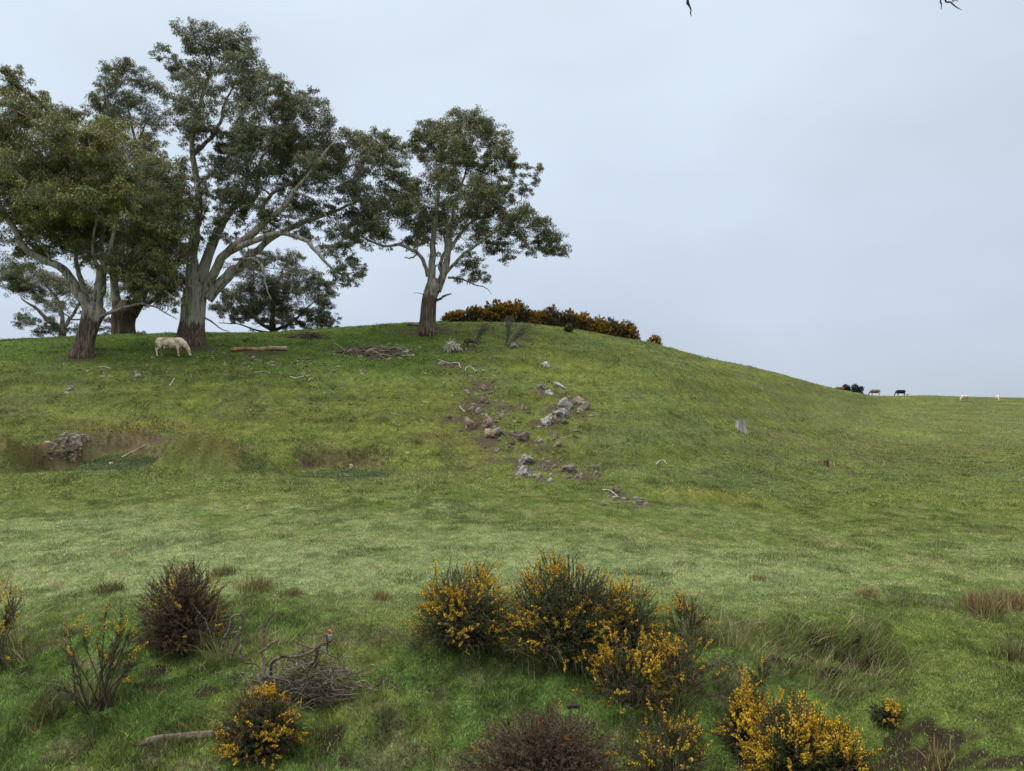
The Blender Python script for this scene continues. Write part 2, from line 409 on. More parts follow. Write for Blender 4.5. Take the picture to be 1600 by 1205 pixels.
    dm = np.maximum(dm, gd)
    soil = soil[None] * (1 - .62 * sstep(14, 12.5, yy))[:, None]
    return c, dm, soil, u

# ------------------------------------------------------------------ ground sheet
def make_ground():
    us = np.concatenate([np.linspace(-880, -60, 70, endpoint=False), np.linspace(-60, 1660, 690, endpoint=False), np.linspace(1660, 2480, 70)])
    az = np.arctan((us - CX) / F)
    az = np.concatenate([az, np.linspace(az[-1], 2 * np.pi + az[0], 60, endpoint=False)[1:]])
    r = np.concatenate([np.geomspace(.15, 7.5, 40, endpoint=False), np.geomspace(7.5, 68, 560, endpoint=False), np.geomspace(68, 200, 130, endpoint=False), np.geomspace(200, 2400, 40)])
    A, R = np.meshgrid(az, r, indexing='ij')
    x = (R * np.sin(A)).ravel(); y = (R * np.cos(A)).ravel()
    z = terr(x, y)
    na, nr = len(az), len(r)
    Z = z.reshape(na, nr)
    slope = np.abs(np.gradient(Z, axis=1) / np.gradient(R, axis=1))
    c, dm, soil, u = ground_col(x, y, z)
    wallm = sstep(.6, 1.0, slope.ravel() + .25 * fbm(x * 2.5, y * 2.5, 77, 3)) * np.maximum(sstep(34.0, 34.6, y) * sstep(39, 38, y) * sstep(4.6, 4.2, np.abs(x + 18.8)), sstep(33.2, 33.8, y) * sstep(37.5, 36.5, y) * sstep(3.2, 2.8, np.abs(x + 7.5)) * .8)
    wallm = wallm * sstep(-.55, -.02, fbm(x * 2.1, z * 4 + y, 71, 4) + .12 * (x < -21))
    tan = np.array([.165, .115, .068])
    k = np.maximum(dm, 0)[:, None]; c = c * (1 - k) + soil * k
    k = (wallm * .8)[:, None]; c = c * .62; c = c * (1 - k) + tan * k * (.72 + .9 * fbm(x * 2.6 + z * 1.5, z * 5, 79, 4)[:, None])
    i = np.arange(na)[:, None]; j = np.arange(nr - 1)[None]; i2 = (i + 1) % na
    q = np.stack([i * nr + j, i * nr + j + 1, i2 * nr + j + 1, i2 * nr + j], -1).reshape(-1, 4)[:, ::-1]
    mb = MB(); mb.add(np.stack([x, y, z], 1), None, q, np.clip(c, .01, 1))
    ctr = np.arange(na) * nr
    mb.add([[0, 0, CAMZ - 1.62]], None, None, (.1, .13, .04))
    mb.t.append(np.stack([np.full(na, mb.n - 1), np.roll(ctr, -1), ctr], 1))
    o = mb.build('ground', M_GROUND, smooth=True)
    tag(o, 'grassy paddock rising to a rounded hill with a creek gully in front', kind='structure')
make_ground()

# ------------------------------------------------------------------ grass
def blades(mb, x, y, h, w, col, lean=.5, bend=False, wind=(0, 0), z=None):
    n = len(x); z = (terr(x, y) if z is None else z) - .004
    a = RNG.uniform(0, 2 * np.pi, n); la = RNG.uniform(0, 2 * np.pi, n); ln = lean * np.abs(RNG.normal(0, 1, n)) * h
    px, py = np.cos(a) * w * .5, np.sin(a) * w * .5
    b = np.stack([x, y, z], 1); pv = np.stack([px, py, np.zeros(n)], 1)
    tip = b + np.stack([np.cos(la) * ln + wind[0] * h, np.sin(la) * ln + wind[1] * h, h], 1)
    if not bend:
        v = np.stack([b - pv, b + pv, tip], 1).reshape(-1, 3)
        t = np.arange(3 * n).reshape(-1, 3)
        mb.add(v, t, None, np.repeat(col, 3, 0))
    else:
        md = b + (tip - b) * .5 + np.stack([np.zeros(n), np.zeros(n), h * .16], 1)
        v = np.stack([b - pv, b + pv, md - pv * .8, md + pv * .8, tip], 1).reshape(-1, 3)
        o = np.arange(n)[:, None] * 5
        q = o + np.array([[0, 1, 3, 2]]); t = o + np.array([[2, 3, 4]])
        mb.add(v, t, q, np.repeat(col, 5, 0))

def sample_grass(n, y0, y1, umin=-160, umax=1760):
    Y = np.sqrt(RNG.uniform(y0 ** 2, y1 ** 2, n)); u = RNG.uniform(umin, umax, n)
    return (u - CX) / F * Y, Y

def make_grass():
    mb = MB()
    for (n, y0, y1, w, hh, bend) in ((520000, 7.6, 14.5, .010, .024, True), (520000, 14.5, 27, .019, .026, False), (430000, 27, 45, .036, .042, False),
                                     (300000, 45, 70, .052, .05, False), (300000, 70, 190, .09, .06, False)):
        x, y = sample_grass(n, y0, y1)
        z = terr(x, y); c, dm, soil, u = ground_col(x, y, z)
        keep = RNG.uniform(0, 1, n) > dm * (.9 if y0 > 20 else .72)
        if y0 == 27:
            sl = np.abs(terr(x, y + .12) - z) / .12
            keep &= RNG.uniform(0, 1, n) > sstep(.6, 1.0, sl) * .55
        tuft = sstep(.12, .42, fbm(x * 1.3, y * 1.3, 61, 3) + .3 * fbm(x * .4, y * .4, 63, 2))
        h = hh * RNG.lognormal(0, .35, n) * (1 + 1.25 * tuft) * (1 + .3 * sstep(13.5, 12, y) * sstep(1250, 1100, u))
        f = RNG.lognormal(0, .38, n)[:, None] * (1 - .25 * tuft[:, None])
        c = c * f * 1.12
        st = RNG.uniform(0, 1, n) < (.05 + .07 * sstep(25, 35, y))
        c[st] = np.array([.36, .31, .19]) * RNG.uniform(.6, 1.2, (st.sum(), 1))
        hue = RNG.normal(0, .10, n); c[:, 0] *= 1 + hue; c[:, 2] *= 1 + RNG.normal(0, .2, n)
        x, y, z, h, c = x[keep], y[keep], z[keep], h[keep], np.clip(c[keep], .01, .8)
        blades(mb, x, y, h, w * RNG.uniform(.7, 1.3, len(x)), c, .75 if y0 < 20 else 1.1, bend, z=z)
    o = mb.build('grass', M_GRASS)
    tag(o, 'short green pasture grass covering the meadow and the hill', 'grass', kind='stuff')
make_grass()

def make_dry_grass():
    mb = MB()
    spots = []     # (u, v, radius m, count, height, lean direction)
    for (u, v) in ((1160,985),(1200,1000),(1235,1012),(1265,1000),(1300,1012),(1330,1025),(1355,1040),(1375,1055),(1345,1000),(1380,1020),(1410,1040),(1310,1050),(1270,1045),(1230,1040),(1190,1030),(1290,1075),(1330,1085)):
        spots.append((u, v, .24, 190, .13, (.3, -.45)))
    for (u, v) in ((835,1036),(870,1044),(905,1048),(940,1056),(800,1024),(850,1048),(320,1015),(345,1035),(130,1090),(160,1100),(1090,1000),(1120,985),(1150,1010),(1060,1105),(1040,1095),(430,1150),(395,1160),(30,1030),(10,1010)):
        spots.append((u, v, .22, 170, .30, (0, -.35)))
    for (u, v) in ((420,1010),(460,1035),(500,1045),(395,1000),(480,1030)):
        spots.append((u, v, .22, 150, .18, (.3, 0)))
    rim = [(u, 671 + 3 * math.sin(u * .13), .5, 45, .13, (0, -.9)) for u in range(140, 292, 11)] + [(u, 672, .4, 30, .12, (0, -.8)) for u in range(60, 140, 14)]
    rim += [(u, 706 - abs(u - 545) * -.06, .55, 40, .16, (0, -.8)) for u in range(472, 625, 13)] + [(u, 722, .5, 25, .15, (.2, -.6)) for u in range(480, 620, 20)]
    for (u, v, r, n, h, wd) in spots + rim:
        p = hit(u, v)
        x = p[0] + RNG.normal(0, r * .6, n); y = p[1] + RNG.normal(0, r * .45, n)
        c = np.array([.40, .345, .205]) * RNG.uniform(.35, 1.35, (n, 1))
        g = RNG.uniform(0, 1, n) < .5; c[g] = np.array([.17, .21, .05]) * RNG.uniform(.6, 1.3, (g.sum(), 1))
        blades(mb, x, y, h * RNG.lognormal(-.1, .5, n), .008 * RNG.uniform(.6, 1.4, n) * (1 if p[1] < 20 else 2.6), c * (1 if p[1] < 20 else .72), .85, True, wd)
    o = mb.build('dry_grass', M_GRASS)
    tag(o, 'long straw coloured dead grass hanging over the creek bank and round the bushes', 'dry grass', kind='stuff')
make_dry_grass()

def tussock(u, v, w, h, label, brown=.5, n=420, group='tussocks on the meadow'):
    p = hit(u, v); mb = MB()
    x = p[0] + RNG.normal(0, w * .3, n); y = p[1] + RNG.normal(0, min(w, .5) * .3, n)
    c = np.where((RNG.uniform(0, 1, n) < brown)[:, None], np.array([.30, .225, .105]), np.array([.13, .155, .05])) * RNG.uniform(.5, 1.3, (n, 1))
    blades(mb, x, y, h * RNG.lognormal(-.1, .3, n), .014 * RNG.uniform(.6, 1.3, n) * max(1, p[1] / 16), c, .5, True)
    o = mb.build('grass_tussock', M_GRASS, origin=p)
    tag(o, label, 'tussock', group)
tussock(170, 925, .45, .17, 'dark grass tussock on the meadow left of the brown gorse bush', .35)
tussock(402, 922, .5, .2, 'brownish drooping grass tussock on the meadow right of the brown gorse bush', .6)
tussock(350, 898, .4, .14, 'low dark grass tussock just behind the brown gorse bush', .4)
tussock(597, 935, .3, .12, 'small brown grass tussock on the meadow left of the round gorse bush', .7, 260)
tussock(1355, 930, .35, .1, 'low brown grass tussock on open meadow above the dry grassy bank', .8, 260)
tussock(1535, 955, .5, .26, 'left of the rusty brown rush clumps at the right edge of the meadow', .85, 700)
tussock(1580, 950, .5, .24, 'rusty brown rush clump cut by the right edge of the photo', .9, 700)
tussock(1000, 935, .25, .07, 'flat brown grass tussock on the meadow behind the tall gorse bush', .7, 160)
tussock(1185, 905, .3, .07, 'thin brownish grass tussock on the pale meadow right of the gorse', .7, 160)
tussock(1590, 1030, .4, .2, 'dark green rush tussock at the right edge below the rusty clumps', .25)
tussock(455, 930, .35, .11, 'small dark grass tussock beside the drooping brownish one', .4, 260)
tussock(70, 1120, .4, .2, 'green rush tussock in the gully left of the sparse gorse', .15)
tussock(1470, 1195, .25, .16, 'straw coloured tussock beside the bare mud at bottom right', .7, 160)

def make_litter():
    mb = MB()
    for (u, v, ru, rv, n) in ((590,552,75,12,260),(480,575,120,22,160),(200,585,160,25,120),(720,580,60,22,120),(560,610,160,40,110),(850,660,120,70,160),(760,620,70,50,130),(380,565,90,14,90),(640,690,120,50,70)):
        for _ in range(n):
            a = random.gauss(u, ru * .5); b = random.gauss(v, rv * .5)
            p = hit(a, max(b, 528), .02)
            l = random.uniform(.03, .13); th = random.uniform(0, math.pi); w = random.uniform(.008, .02)
            d = np.array([math.cos(th) * l, math.sin(th) * l, 0]); s = np.array([-math.sin(th) * w, math.cos(th) * w, .02])
            up = np.array([0, 0, random.uniform(.02, .07)])
            c = np.array(random.choice([(.30, .25, .18), (.22, .17, .12), (.16, .12, .08), (.36, .32, .25)])) * random.uniform(.6, 1.1)
            mb.add([p - d - s, p + d - s, p + d + s + up, p - d + s + up], None, [(0, 1, 2, 3)], c)
    o = mb.build('bark_litter', M_WOOD)
    tag(o, 'scattered scraps of shed bark and leaf litter on the hill grass', 'litter', kind='stuff')
make_litter()

# ------------------------------------------------------------------ gum trees
def leaf_cloud(mb, centers, radii, counts, L, W, cols):
    """drooping leaves round tuft centres; centers (n,3), radii (n,3)"""
    idx = np.repeat(np.arange(len(centers)), counts); n = len(idx)
    d = RNG.normal(0, 1, (n, 3)); d /= np.linalg.norm(d, axis=1)[:, None]
    rr = RNG.uniform(0, 1, n) ** .45
    P = centers[idx] + d * rr[:, None] * radii[idx]
    ax = np.stack([RNG.normal(0, .55, n) + d[:, 0] * .5, RNG.normal(0, .55, n) + d[:, 1] * .5, -RNG.uniform(.1, 1.2, n)], 1)
    ax /= np.linalg.norm(ax, axis=1)[:, None]
    sd = np.cross(ax, RNG.normal(0, 1, (n, 3))); sd /= np.linalg.norm(sd, axis=1)[:, None] + 1e-9
    l = L * RNG.uniform(.6, 1.35, n)[:, None]; w = W * RNG.uniform(.6, 1.3, n)[:, None]
    v = np.stack([P, P + ax * l * .45 + sd * w * .5, P + ax * l, P + ax * l * .45 - sd * w * .5], 1).reshape(-1, 3)
    q = np.arange(4 * n).reshape(-1, 4)
    c = cols[idx] * RNG.lognormal(0, .34, n)[:, None] * (1 + RNG.normal(0, .08, (n, 3)))
    dead = RNG.uniform(0, 1, n) < .04; c[dead] = np.array([.16, .12, .06]) * RNG.uniform(.6, 1.2, (dead.sum(), 1))
    mb.add(v, None, q, np.repeat(np.clip(c, .005, .6), 4, 0))

def gum(name, label, Y, trunk, limbs, clumps, leaf, bark, depth, rough_v, group, dens=1.0, tuft=.27, grow=(1.15, 1.3), dup=1, fill=.6, limb_k=.77):
    """trunk / limbs: rows (u, v, half width px[, depth offset m]); clumps: (u, v, ru, rv)"""
    px = Y / F
    base = at(trunk[0][0], trunk[0][1], Y); gz = tz(base[0], base[1]); base[2] = gz
    root = empty(name, base, label, 'tree', group)
    def path(rows, n=24, seedd=0):
        P = []
        for r in rows:
            dy = r[3] if len(r) > 3 else 0
            q = at(r[0], r[1], Y); q = np.array([q[0], Y + dy, q[2]])
            P.append([*q, r[2] * px])
        return smooth_path(P, n)
    nodes = []      # woody points that twigs may start from
    mb = MB(); S = path(trunk, 30)
    dz = S[0, 2] - (gz - .35)
    S[0, 2] -= dz if dz > 0 else 0
    v0 = at(0, rough_v, Y)[2]
    def bcol(Q):
        k = np.clip((v0 - Q[:, 2]) / 1.2 + .5, 0, 1); return np.stack([k, k * 0, k * 0], 1)
    ex = S[-1:].copy(); ex[0, 2] += S[-1, 3] * .9; ex[0, 3] *= .3; S[-1, 3] *= .85
    S2 = np.vstack([S, ex]); S2[:, 3] *= 1 + .42 * np.exp(-np.maximum(0, S2[:, 2] - gz) / (S[0, 3] * 1.1))
    mb.tube(S2[:, :3], S2[:, 3], 36, bcol(S2), .2, seed=int(base[0] * 7) % 50)
    # root flare
    for k in range(9):
        a = k * 2 * math.pi / 9 + random.uniform(-.2, .2); R0 = S[0, 3]
        d = np.array([math.cos(a), math.sin(a), 0])
        e = base + d * R0 * random.uniform(1.5, 1.9); e[2] = tz(e[0], e[1]) - .10
        top = np.array([base[0], base[1], gz]) + d * R0 * .80 + np.array([0, 0, R0 * random.uniform(.9, 1.5)])
        pp = smooth_path([[*top, R0 * .10], [*(base + d * R0 * 1.12 + np.array([0, 0, R0 * .4])), R0 * .18], [*e, R0 * .09]], 10)
        mb.tube(pp[:, :3], pp[:, 3], 8, bcol(pp), .1, seed=k)
    mb.build('trunk', bark, root, base, True)
    for k, L_ in enumerate(limbs):
        rows = []
        for i, r in enumerate(L_):
            r = list(r)
            if len(r) < 4: r.append(0)
            rows.append(r)
        dy_end = (random.uniform(-.35, .35)) * depth
        if len(L_[0]) < 4:
            for i in range(len(rows)): rows[i][3] = dy_end * (i / max(1, len(rows) - 1)) ** 1.3
        Q = path(rows, 8 * len(rows)); Q[:, 3] *= limb_k ** np.linspace(.3, 1.3, len(Q))
        jt = np.stack([vn(np.arange(len(Q)) * .33 + k * 9, np.zeros(len(Q)), 100 + ax) for ax in range(3)], 1) * np.clip(np.arange(len(Q)) / 8, 0, 1)[:, None]
        Q[:, :3] += jt * (.03 + .30 * Q[:, 3:4])
        m = MB(); m.tube(Q[:, :3], Q[:, 3], 12, bcol(Q), .16, seed=k)
        m.build('limb', bark, root, base, True)
        nodes.append(Q)
    W = np.vstack([S[-6:]] + nodes) if nodes else S
    cr = MB(); lf = MB()
    extra = []
    for c in clumps:
        c = list(c); c[2] *= grow[0]; c[3] *= grow[1]; extra.append(c)
        for _ in range(dup):
            e = c[:4] + c[4:]
            e[0] += random.uniform(-.7, .7) * c[2]; e[1] += random.uniform(-.6, .6) * c[3]; e[2] *= random.uniform(.6, .9); e[3] *= random.uniform(.6, .9)
            if len(e) > 4: e[4] += random.uniform(-.8, .8)
            extra.append(e)
    base_c = list(clumps)
    for _ in range(int(fill * len(base_c))):
        a = random.choice(base_c)
        nb = sorted(base_c, key=lambda k: (k[0] - a[0]) ** 2 + (k[1] - a[1]) ** 2)[1:6]
        k = random.choice(nb)
        if math.hypot(k[0] - a[0], k[1] - a[1]) < 75:
            t = random.uniform(.35, .65)
            e = [a[i] * t + k[i] * (1 - t) for i in range(4)]; e[2] *= .95; e[3] *= 1.1
            extra.append(e)
    clumps = extra
    cen = []; rad = []; cnt = []; cls = []
    us = np.array([c[0] for c in clumps]); uc = .5 * (us.min() + us.max()); ur = .5 * (us.max() - us.min()) + 1
    vs = np.array([c[1] for c in clumps]); vc = .5 * (vs.min() + vs.max()); vr = .5 * (vs.max() - vs.min()) + 1
    for c in clumps:
        u, v, ru, rv = c[:4]
        e = min(1, math.hypot((u - uc) / ur, (v - vc) / vr))
        dy = random.uniform(-1, 1) * depth * math.sqrt(max(.08, 1 - e * e)) if len(c) < 5 else c[4]
        C = at(u, v, Y); C[1] += dy
        r3 = np.array([ru * px, (ru + rv) * .5 * px, rv * px])
        # branch to the clump
        d = np.linalg.norm(W[:, :3] - C, axis=1) + .9 * np.maximum(0, W[:, 2] - C[2])
        k = int(np.argmin(d)); A = W[k]
        ln = np.linalg.norm(A[:3] - C)
        if ln > .3:
            mid = (A[:3] + C) * .5 + np.array([random.gauss(0, .08), random.gauss(0, .08), random.gauss(.02, .08)]) * ln
            r0 = min(A[3] * .6, .02 + .018 * ln)
            B = smooth_path([[*A[:3], r0], [*mid, r0 * .7], [*C, .022]], 12)
            B[1:-1, :3] += RNG.normal(0, .025, (len(B) - 2, 3)) * ln ** .5
            cr.tube(B[:, :3], B[:, 3], 6, (0, 0, 0))
            W = np.vstack([W, B[3:]])
        area = math.pi * r3[0] * r3[2]
        ns = int(np.clip(11 * area ** .6, 6, 30))
        sub = []
        for s in range(ns):
            t = np.array([random.gauss(0, 1), random.gauss(0, 1), random.gauss(.25, 1)]); t /= np.linalg.norm(t)
            hang = random.random()
            q = C + t * r3 * (random.uniform(.4, .98) if hang < .8 else random.uniform(.98, 1.28))
            sub.append(q)
            if hang > .86: q[2] = C[2] - r3[2] * random.uniform(.75, 1.35)
            mid = (C + q) * .5 + RNG.normal(0, .06, 3)
            cr.tube(np.array([C, mid, q]), [.02, .013, .006], 4, (0, 0, 0), cap=False)
        sub = np.array(sub)
        sr = np.array([[1.1, 1.1, .95]]) * (tuft * (r3[0] * r3[2]) ** .5 * RNG.uniform(.7, 1.25, (ns, 1)))
        sr = sr * np.stack([RNG.uniform(.75, 1.25, ns), RNG.uniform(.75, 1.25, ns), RNG.uniform(.7, 1.35, ns)], 1)
        sr = np.maximum(sr, .16)
        tint = np.array(leaf) * np.exp(RNG.normal(0, .14, (ns, 1))) * (1 + RNG.normal(0, .07, (ns, 3)))
        if len(c) > 5: tint = tint * np.array(c[5])
        need = area * 1.35 * dens / .0034
        w_ = sr[:, 0] * sr[:, 2] * RNG.lognormal(0, .45, ns); w_ = w_ / w_.sum()
        cen.append(sub); rad.append(sr); cnt.append(np.maximum(8, (need * w_)).astype(int)); cls.append(tint)
    leaf_cloud(lf, np.vstack(cen), np.vstack(rad), np.concatenate(cnt), .20, .056, np.vstack(cls))
    sp = lf.n
    lf.v += cr.v; lf.c += cr.c; lf.q += [q + sp for q in cr.q]; lf.t += [t + sp for t in cr.t]
    lf.build('crown', M_LEAF, root, base, False, bark, sp)
    return root

LEAF_A = (.172, .175, .066); LEAF_B = (.128, .140, .070); LEAF_C = (.145, .155, .066)
GUMS = 'gum trees on the hill'
# left gum: olive, dense
gum('gum_tree', 'leaning broad gum tree with olive crown at the left edge, left of the grazing cow', 48.5,
    [(130,557,14),(134,535,13),(141,505,13),(148,484,15)],
    [[(143,494,9,0),(128,460,7,-.3),(115,430,7,-.6),(100,415,7,-.8),(70,405,6,-1),(50,380,6,-1.2),(36,355,5,-1.3),(20,330,4,-1.2),(0,315,4,-1),(-30,290,3,-1)],
     [(133,470,5,.2),(120,435,4.5,.6),(105,410,4,1),(97,380,3,1.6),(80,320,2,2),(50,240,1.4,2)],
     [(149,490,9,0),(155,455,7,.3),(150,420,5,.8),(145,380,4,1),(150,330,3,1),(140,280,2,.6),(110,220,1.5,.3)],
     [(153,485,6,0),(165,440,5,-.6),(182,415,4,-1.2),(200,385,3,-1.8),(215,330,2,-2.2),(230,270,1.5,-2)],
     [(153,470,4,-.3),(163,425,3.5,-.8),(160,390,2.5,-1.2),(175,350,2,-1.8)],
     [(150,500,3.2,-.2),(185,486,2.6,-.3),(215,477,2.2,-.4),(245,480,1.8,-.4),(265,492,1.3,-.4),(280,500,.8,-.4)],
     [(160,462,2.6,-.3),(172,455,2.2,-.8),(178,450,1.2,-1)]],
    [(40,132,22,14),(28,160,24,16),(12,200,26,22),(60,178,22,16),(92,185,26,16),(122,200,26,16),(75,215,38,22),(20,240,34,26),(120,240,38,26),(168,228,28,20),
     (215,238,38,20,-3,(1.25,1.15,.8)),(172,250,30,20,-3.4,(1.15,1.1,.85)),(255,265,26,24),(165,280,42,26),(60,280,42,28),(110,310,42,26),(215,298,42,28),(258,320,30,28),(30,320,34,26),(62,350,34,20),
     (150,345,42,24,-3.5,(1.1,1.1,.9)),(210,362,42,24),(252,375,30,28),(98,372,28,14),(30,385,28,16,1.5),(145,398,28,14),(200,405,28,16),(245,412,26,18),
     (-20,260,30,40),(-25,340,25,34),(280,300,20,22),(185,425,16,8),(230,438,18,10),(262,448,18,12),(215,458,14,8),(248,468,14,8),(275,470,10,9),(205,435,14,8),(60,245,34,22),(10,290,30,22),(95,270,34,22),(200,325,34,20),(120,345,34,20),(270,350,22,24),(-15,205,22,22),
     (85,330,30,20,-3,(1.15,1.1,.9)),(190,345,30,18,-4,(1.1,1.1,.9)),(235,330,26,20,-3.5,(1.1,1.1,.85)),(60,310,30,20,-3.5),(45,150,20,14),(30,178,22,14),(70,200,24,14)],
    LEAF_A, M_BARK, 4.2, 497, GUMS, 1.15, fill=1.0)
# tall middle gum
gum('gum_tree', 'tallest gum tree with many pale spreading limbs, its fluted trunk behind the grazing cow', 52.5,
    [(297,541,18),(299,510,17.5),(303,475,17),(307,450,17)],
    [[(302,452,12,0),(299,400,9.5,.2),(306,350,8,.3),(308,300,6.5,.3),(300,240,5,.2),(303,200,4.5,0),(312,170,3.6,0),(322,130,2.8,0),(330,100,2,0),(318,65,1.2,0)],
     [(310,448,10,0),(325,390,8,.5),(337,350,7,.8),(352,320,6,1.2),(366,296,5,1.5),(372,260,4,1.8),(362,215,2.6,2)],
     [(303,240,3.6,.1),(335,215,3.2,-.3),(350,190,2.8,-.6),(362,165,2,-1),(380,135,1.4,-1.2)],
     [(316,460,9,0),(345,418,7.5,-.6),(375,392,7,-1),(420,362,6,-1.4),(455,332,5,-1.7),(480,302,4,-1.8),(510,265,3,-2),(535,235,1.8,-2)],
     [(368,398,5,-.9),(420,381,5,-1.8),(460,378,4.4,-2.3),(495,391,4,-2.6),(520,418,2.8,-2.7),(545,438,2,-2.7),(565,436,1,-2.7)],
     [(324,468,8.5,0),(352,432,8.5,.2),(378,406,8,.5),(405,376,6,.9),(440,352,5,1.3),(480,332,4.2,1.7),(530,312,2.8,2),(560,298,1.6,2)],
     [(440,350,3.5,-1),(400,330,4,.8),(420,300,3.4,.6),(450,285,2.8,.4),(475,268,2,.2)],
     [(372,330,3.6,1),(392,292,4.2,1.3),(393,250,3.2,1.5),(412,210,2,1.6),(430,150,1.2,1.7)],
     [(374,410,2.4,-1),(408,412,2.4,-1.5),(424,428,2,-1.8),(430,455,1.5,-1.9),(438,476,.9,-2)],
     [(472,312,1.8,-2),(505,328,1.6,-2.6),(524,352,1.3,-2.8),(545,392,.9,-2.9)],
     [(312,372,3,.5),(290,350,2.2,1),(275,340,1.6,1.4),(262,330,1,1.6)],
     [(322,135,2,0),(300,118,1.6,-.4),(275,100,1.2,-.8),(245,102,.7,-1)],
     [(308,490,2,.2),(326,501,1.6,.4),(340,512,1,.5),(352,516,.6,.6)]],
    [(315,52,24,14),(342,72,36,17),(382,74,26,20),(395,100,16,13),(300,78,18,16),(262,88,19,10),(275,108,16,12),(335,112,20,9),
     (365,130,32,15),(388,142,18,20),(308,138,24,13),(270,150,22,13),(340,160,32,14),(290,172,24,12),
     (380,190,34,18),(330,202,24,13),(285,202,22,15),(410,215,28,20),(430,130,13,13),(450,160,22,14),(480,152,16,12),(470,186,32,18),(500,172,18,16),(440,218,26,16),
     (482,225,36,20),(510,205,28,20),(540,215,20,16),(530,245,28,20),(495,258,28,16),(370,238,32,15),(338,252,20,16),(322,278,16,15),
     (400,292,33,26,-2,(.8,.88,.95)),(380,312,22,15),(440,258,22,14),(462,300,26,14),(510,290,32,18),(548,280,22,18),(545,318,22,16),(568,342,20,14),(500,326,26,11),(475,348,17,7),
     (525,358,22,9),(548,392,16,8,-2.5),(552,430,20,10,-2.7),(574,437,9,7,-2.7),(540,447,8,8,-2.7),(430,185,22,15),(415,240,22,12),(360,285,16,12),(455,240,22,12),
     (285,330,22,24),(270,388,22,20),(256,428,20,12),(278,440,14,10),(345,350,16,12),(332,330,14,12),(320,232,16,10),(566,228,20,15),(578,262,18,17),(582,312,18,14),(592,352,18,10),(560,372,16,8),(352,305,16,13),(400,345,18,9),(358,380,14,9),(405,268,18,12),(330,300,14,12),(348,222,18,12),(446,345,16,8),(500,384,11,5,-2.5),(530,404,11,6,-2.6),(516,398,9,5,-2.3),(470,362,16,7),(505,235,30,18),(465,205,30,18),(425,330,18,10),(380,350,14,8)],
    LEAF_B, M_BARK, 4.4, 505, GUMS, 1.0, fill=.85)
# right gum on the brow
gum('gum_tree', 'right hand gum tree standing alone on the brow beside the hilltop gorse', 56.0,
    [(668,520,10.5),(669,495,10.5),(672,465,10.5),(679,445,12)],
    [[(673,455,7,0),(676,410,6.2,.1),(678,370,5.2,.2),(682,330,4.6,.2),(686,290,4,.3),(690,240,3,.3),(705,205,1.4,.3)],
     [(683,455,7,0),(694,430,6,-.2),(700,400,5.4,-.4),(705,350,4.4,-.5),(711,325,3,-.5),(725,280,2.2,-.5),(740,225,1.2,-.5)],
     [(669,432,3.4,0),(662,408,3.3,-.5),(645,394,3,-.9),(628,388,2.8,-1.2),(605,391,2,-1.5),(580,383,1.8,-1.7),(560,370,1,-1.8)],
     [(695,430,3.2,-.2),(720,405,3,-.7),(745,390,2.8,-1.1),(775,370,2.4,-1.5),(810,365,1.8,-1.8),(845,368,1.1,-2)],
     [(700,434,1.9,0),(720,435,1.6,.3),(740,443,1.3,.5),(758,448,.9,.6),(768,458,.5,.6)],
     [(704,392,3,-.4),(730,350,2.2,.4),(770,325,1.5,1),(815,305,.9,1.4)],
     [(676,472,2.6,0),(688,467,2.2,-.1),(697,462,1.8,-.2),(706,461,1.2,-.4)],
     [(668,462,.9,0),(655,459,.6,-.2),(646,459,.4,-.3)],
     [(690,430,2.6,.2),(686,410,3,.4),(694,385,2.6,.8),(690,360,2,1.2),(660,320,1.4,1.4)],
     [(655,400,1.6,-.7),(645,407,1.4,-1),(636,408,1,-1.2)],
     [(812,372,1,-1.8),(825,392,.8,-1.9),(830,407,.6,-2),(838,411,.4,-2)]],
    [(720,186,22,11),(745,190,26,15),(770,206,22,15),(690,200,20,15),(665,206,12,10),(655,226,12,10),(786,230,16,13),(700,226,32,17),(735,226,28,18),(776,255,22,12),(760,268,22,14),
     (720,262,27,18),(688,262,22,18),(806,258,12,8),(836,284,10,9),(822,292,12,6),(788,290,22,11),(772,306,17,9),(745,300,26,14),(702,300,32,18),(664,290,16,13),(750,326,27,14),(778,330,14,9),
     (640,236,18,11),(610,226,21,13),(585,210,18,11),(570,236,15,18),(602,260,22,16),(632,272,20,15),(606,300,26,15),(642,312,24,15),(590,330,22,15),(622,340,30,15),(655,346,26,15),
     (568,356,16,13),(590,370,20,9),(640,374,16,9),(664,386,10,5),(702,340,26,20),(740,352,20,15),(766,346,24,11),(808,345,26,15),(840,356,20,15),(864,370,19,14),(878,384,9,8),
     (795,370,25,10),(826,380,18,9),(858,393,11,7),(790,396,14,6),(768,386,15,7),(738,406,15,8),(728,420,14,8),(748,431,15,7),(716,436,8,4),(760,440,7,5),(680,330,20,14)],
    LEAF_C, M_BARK, 3.6, 462, GUMS, 1.05, fill=1.1)
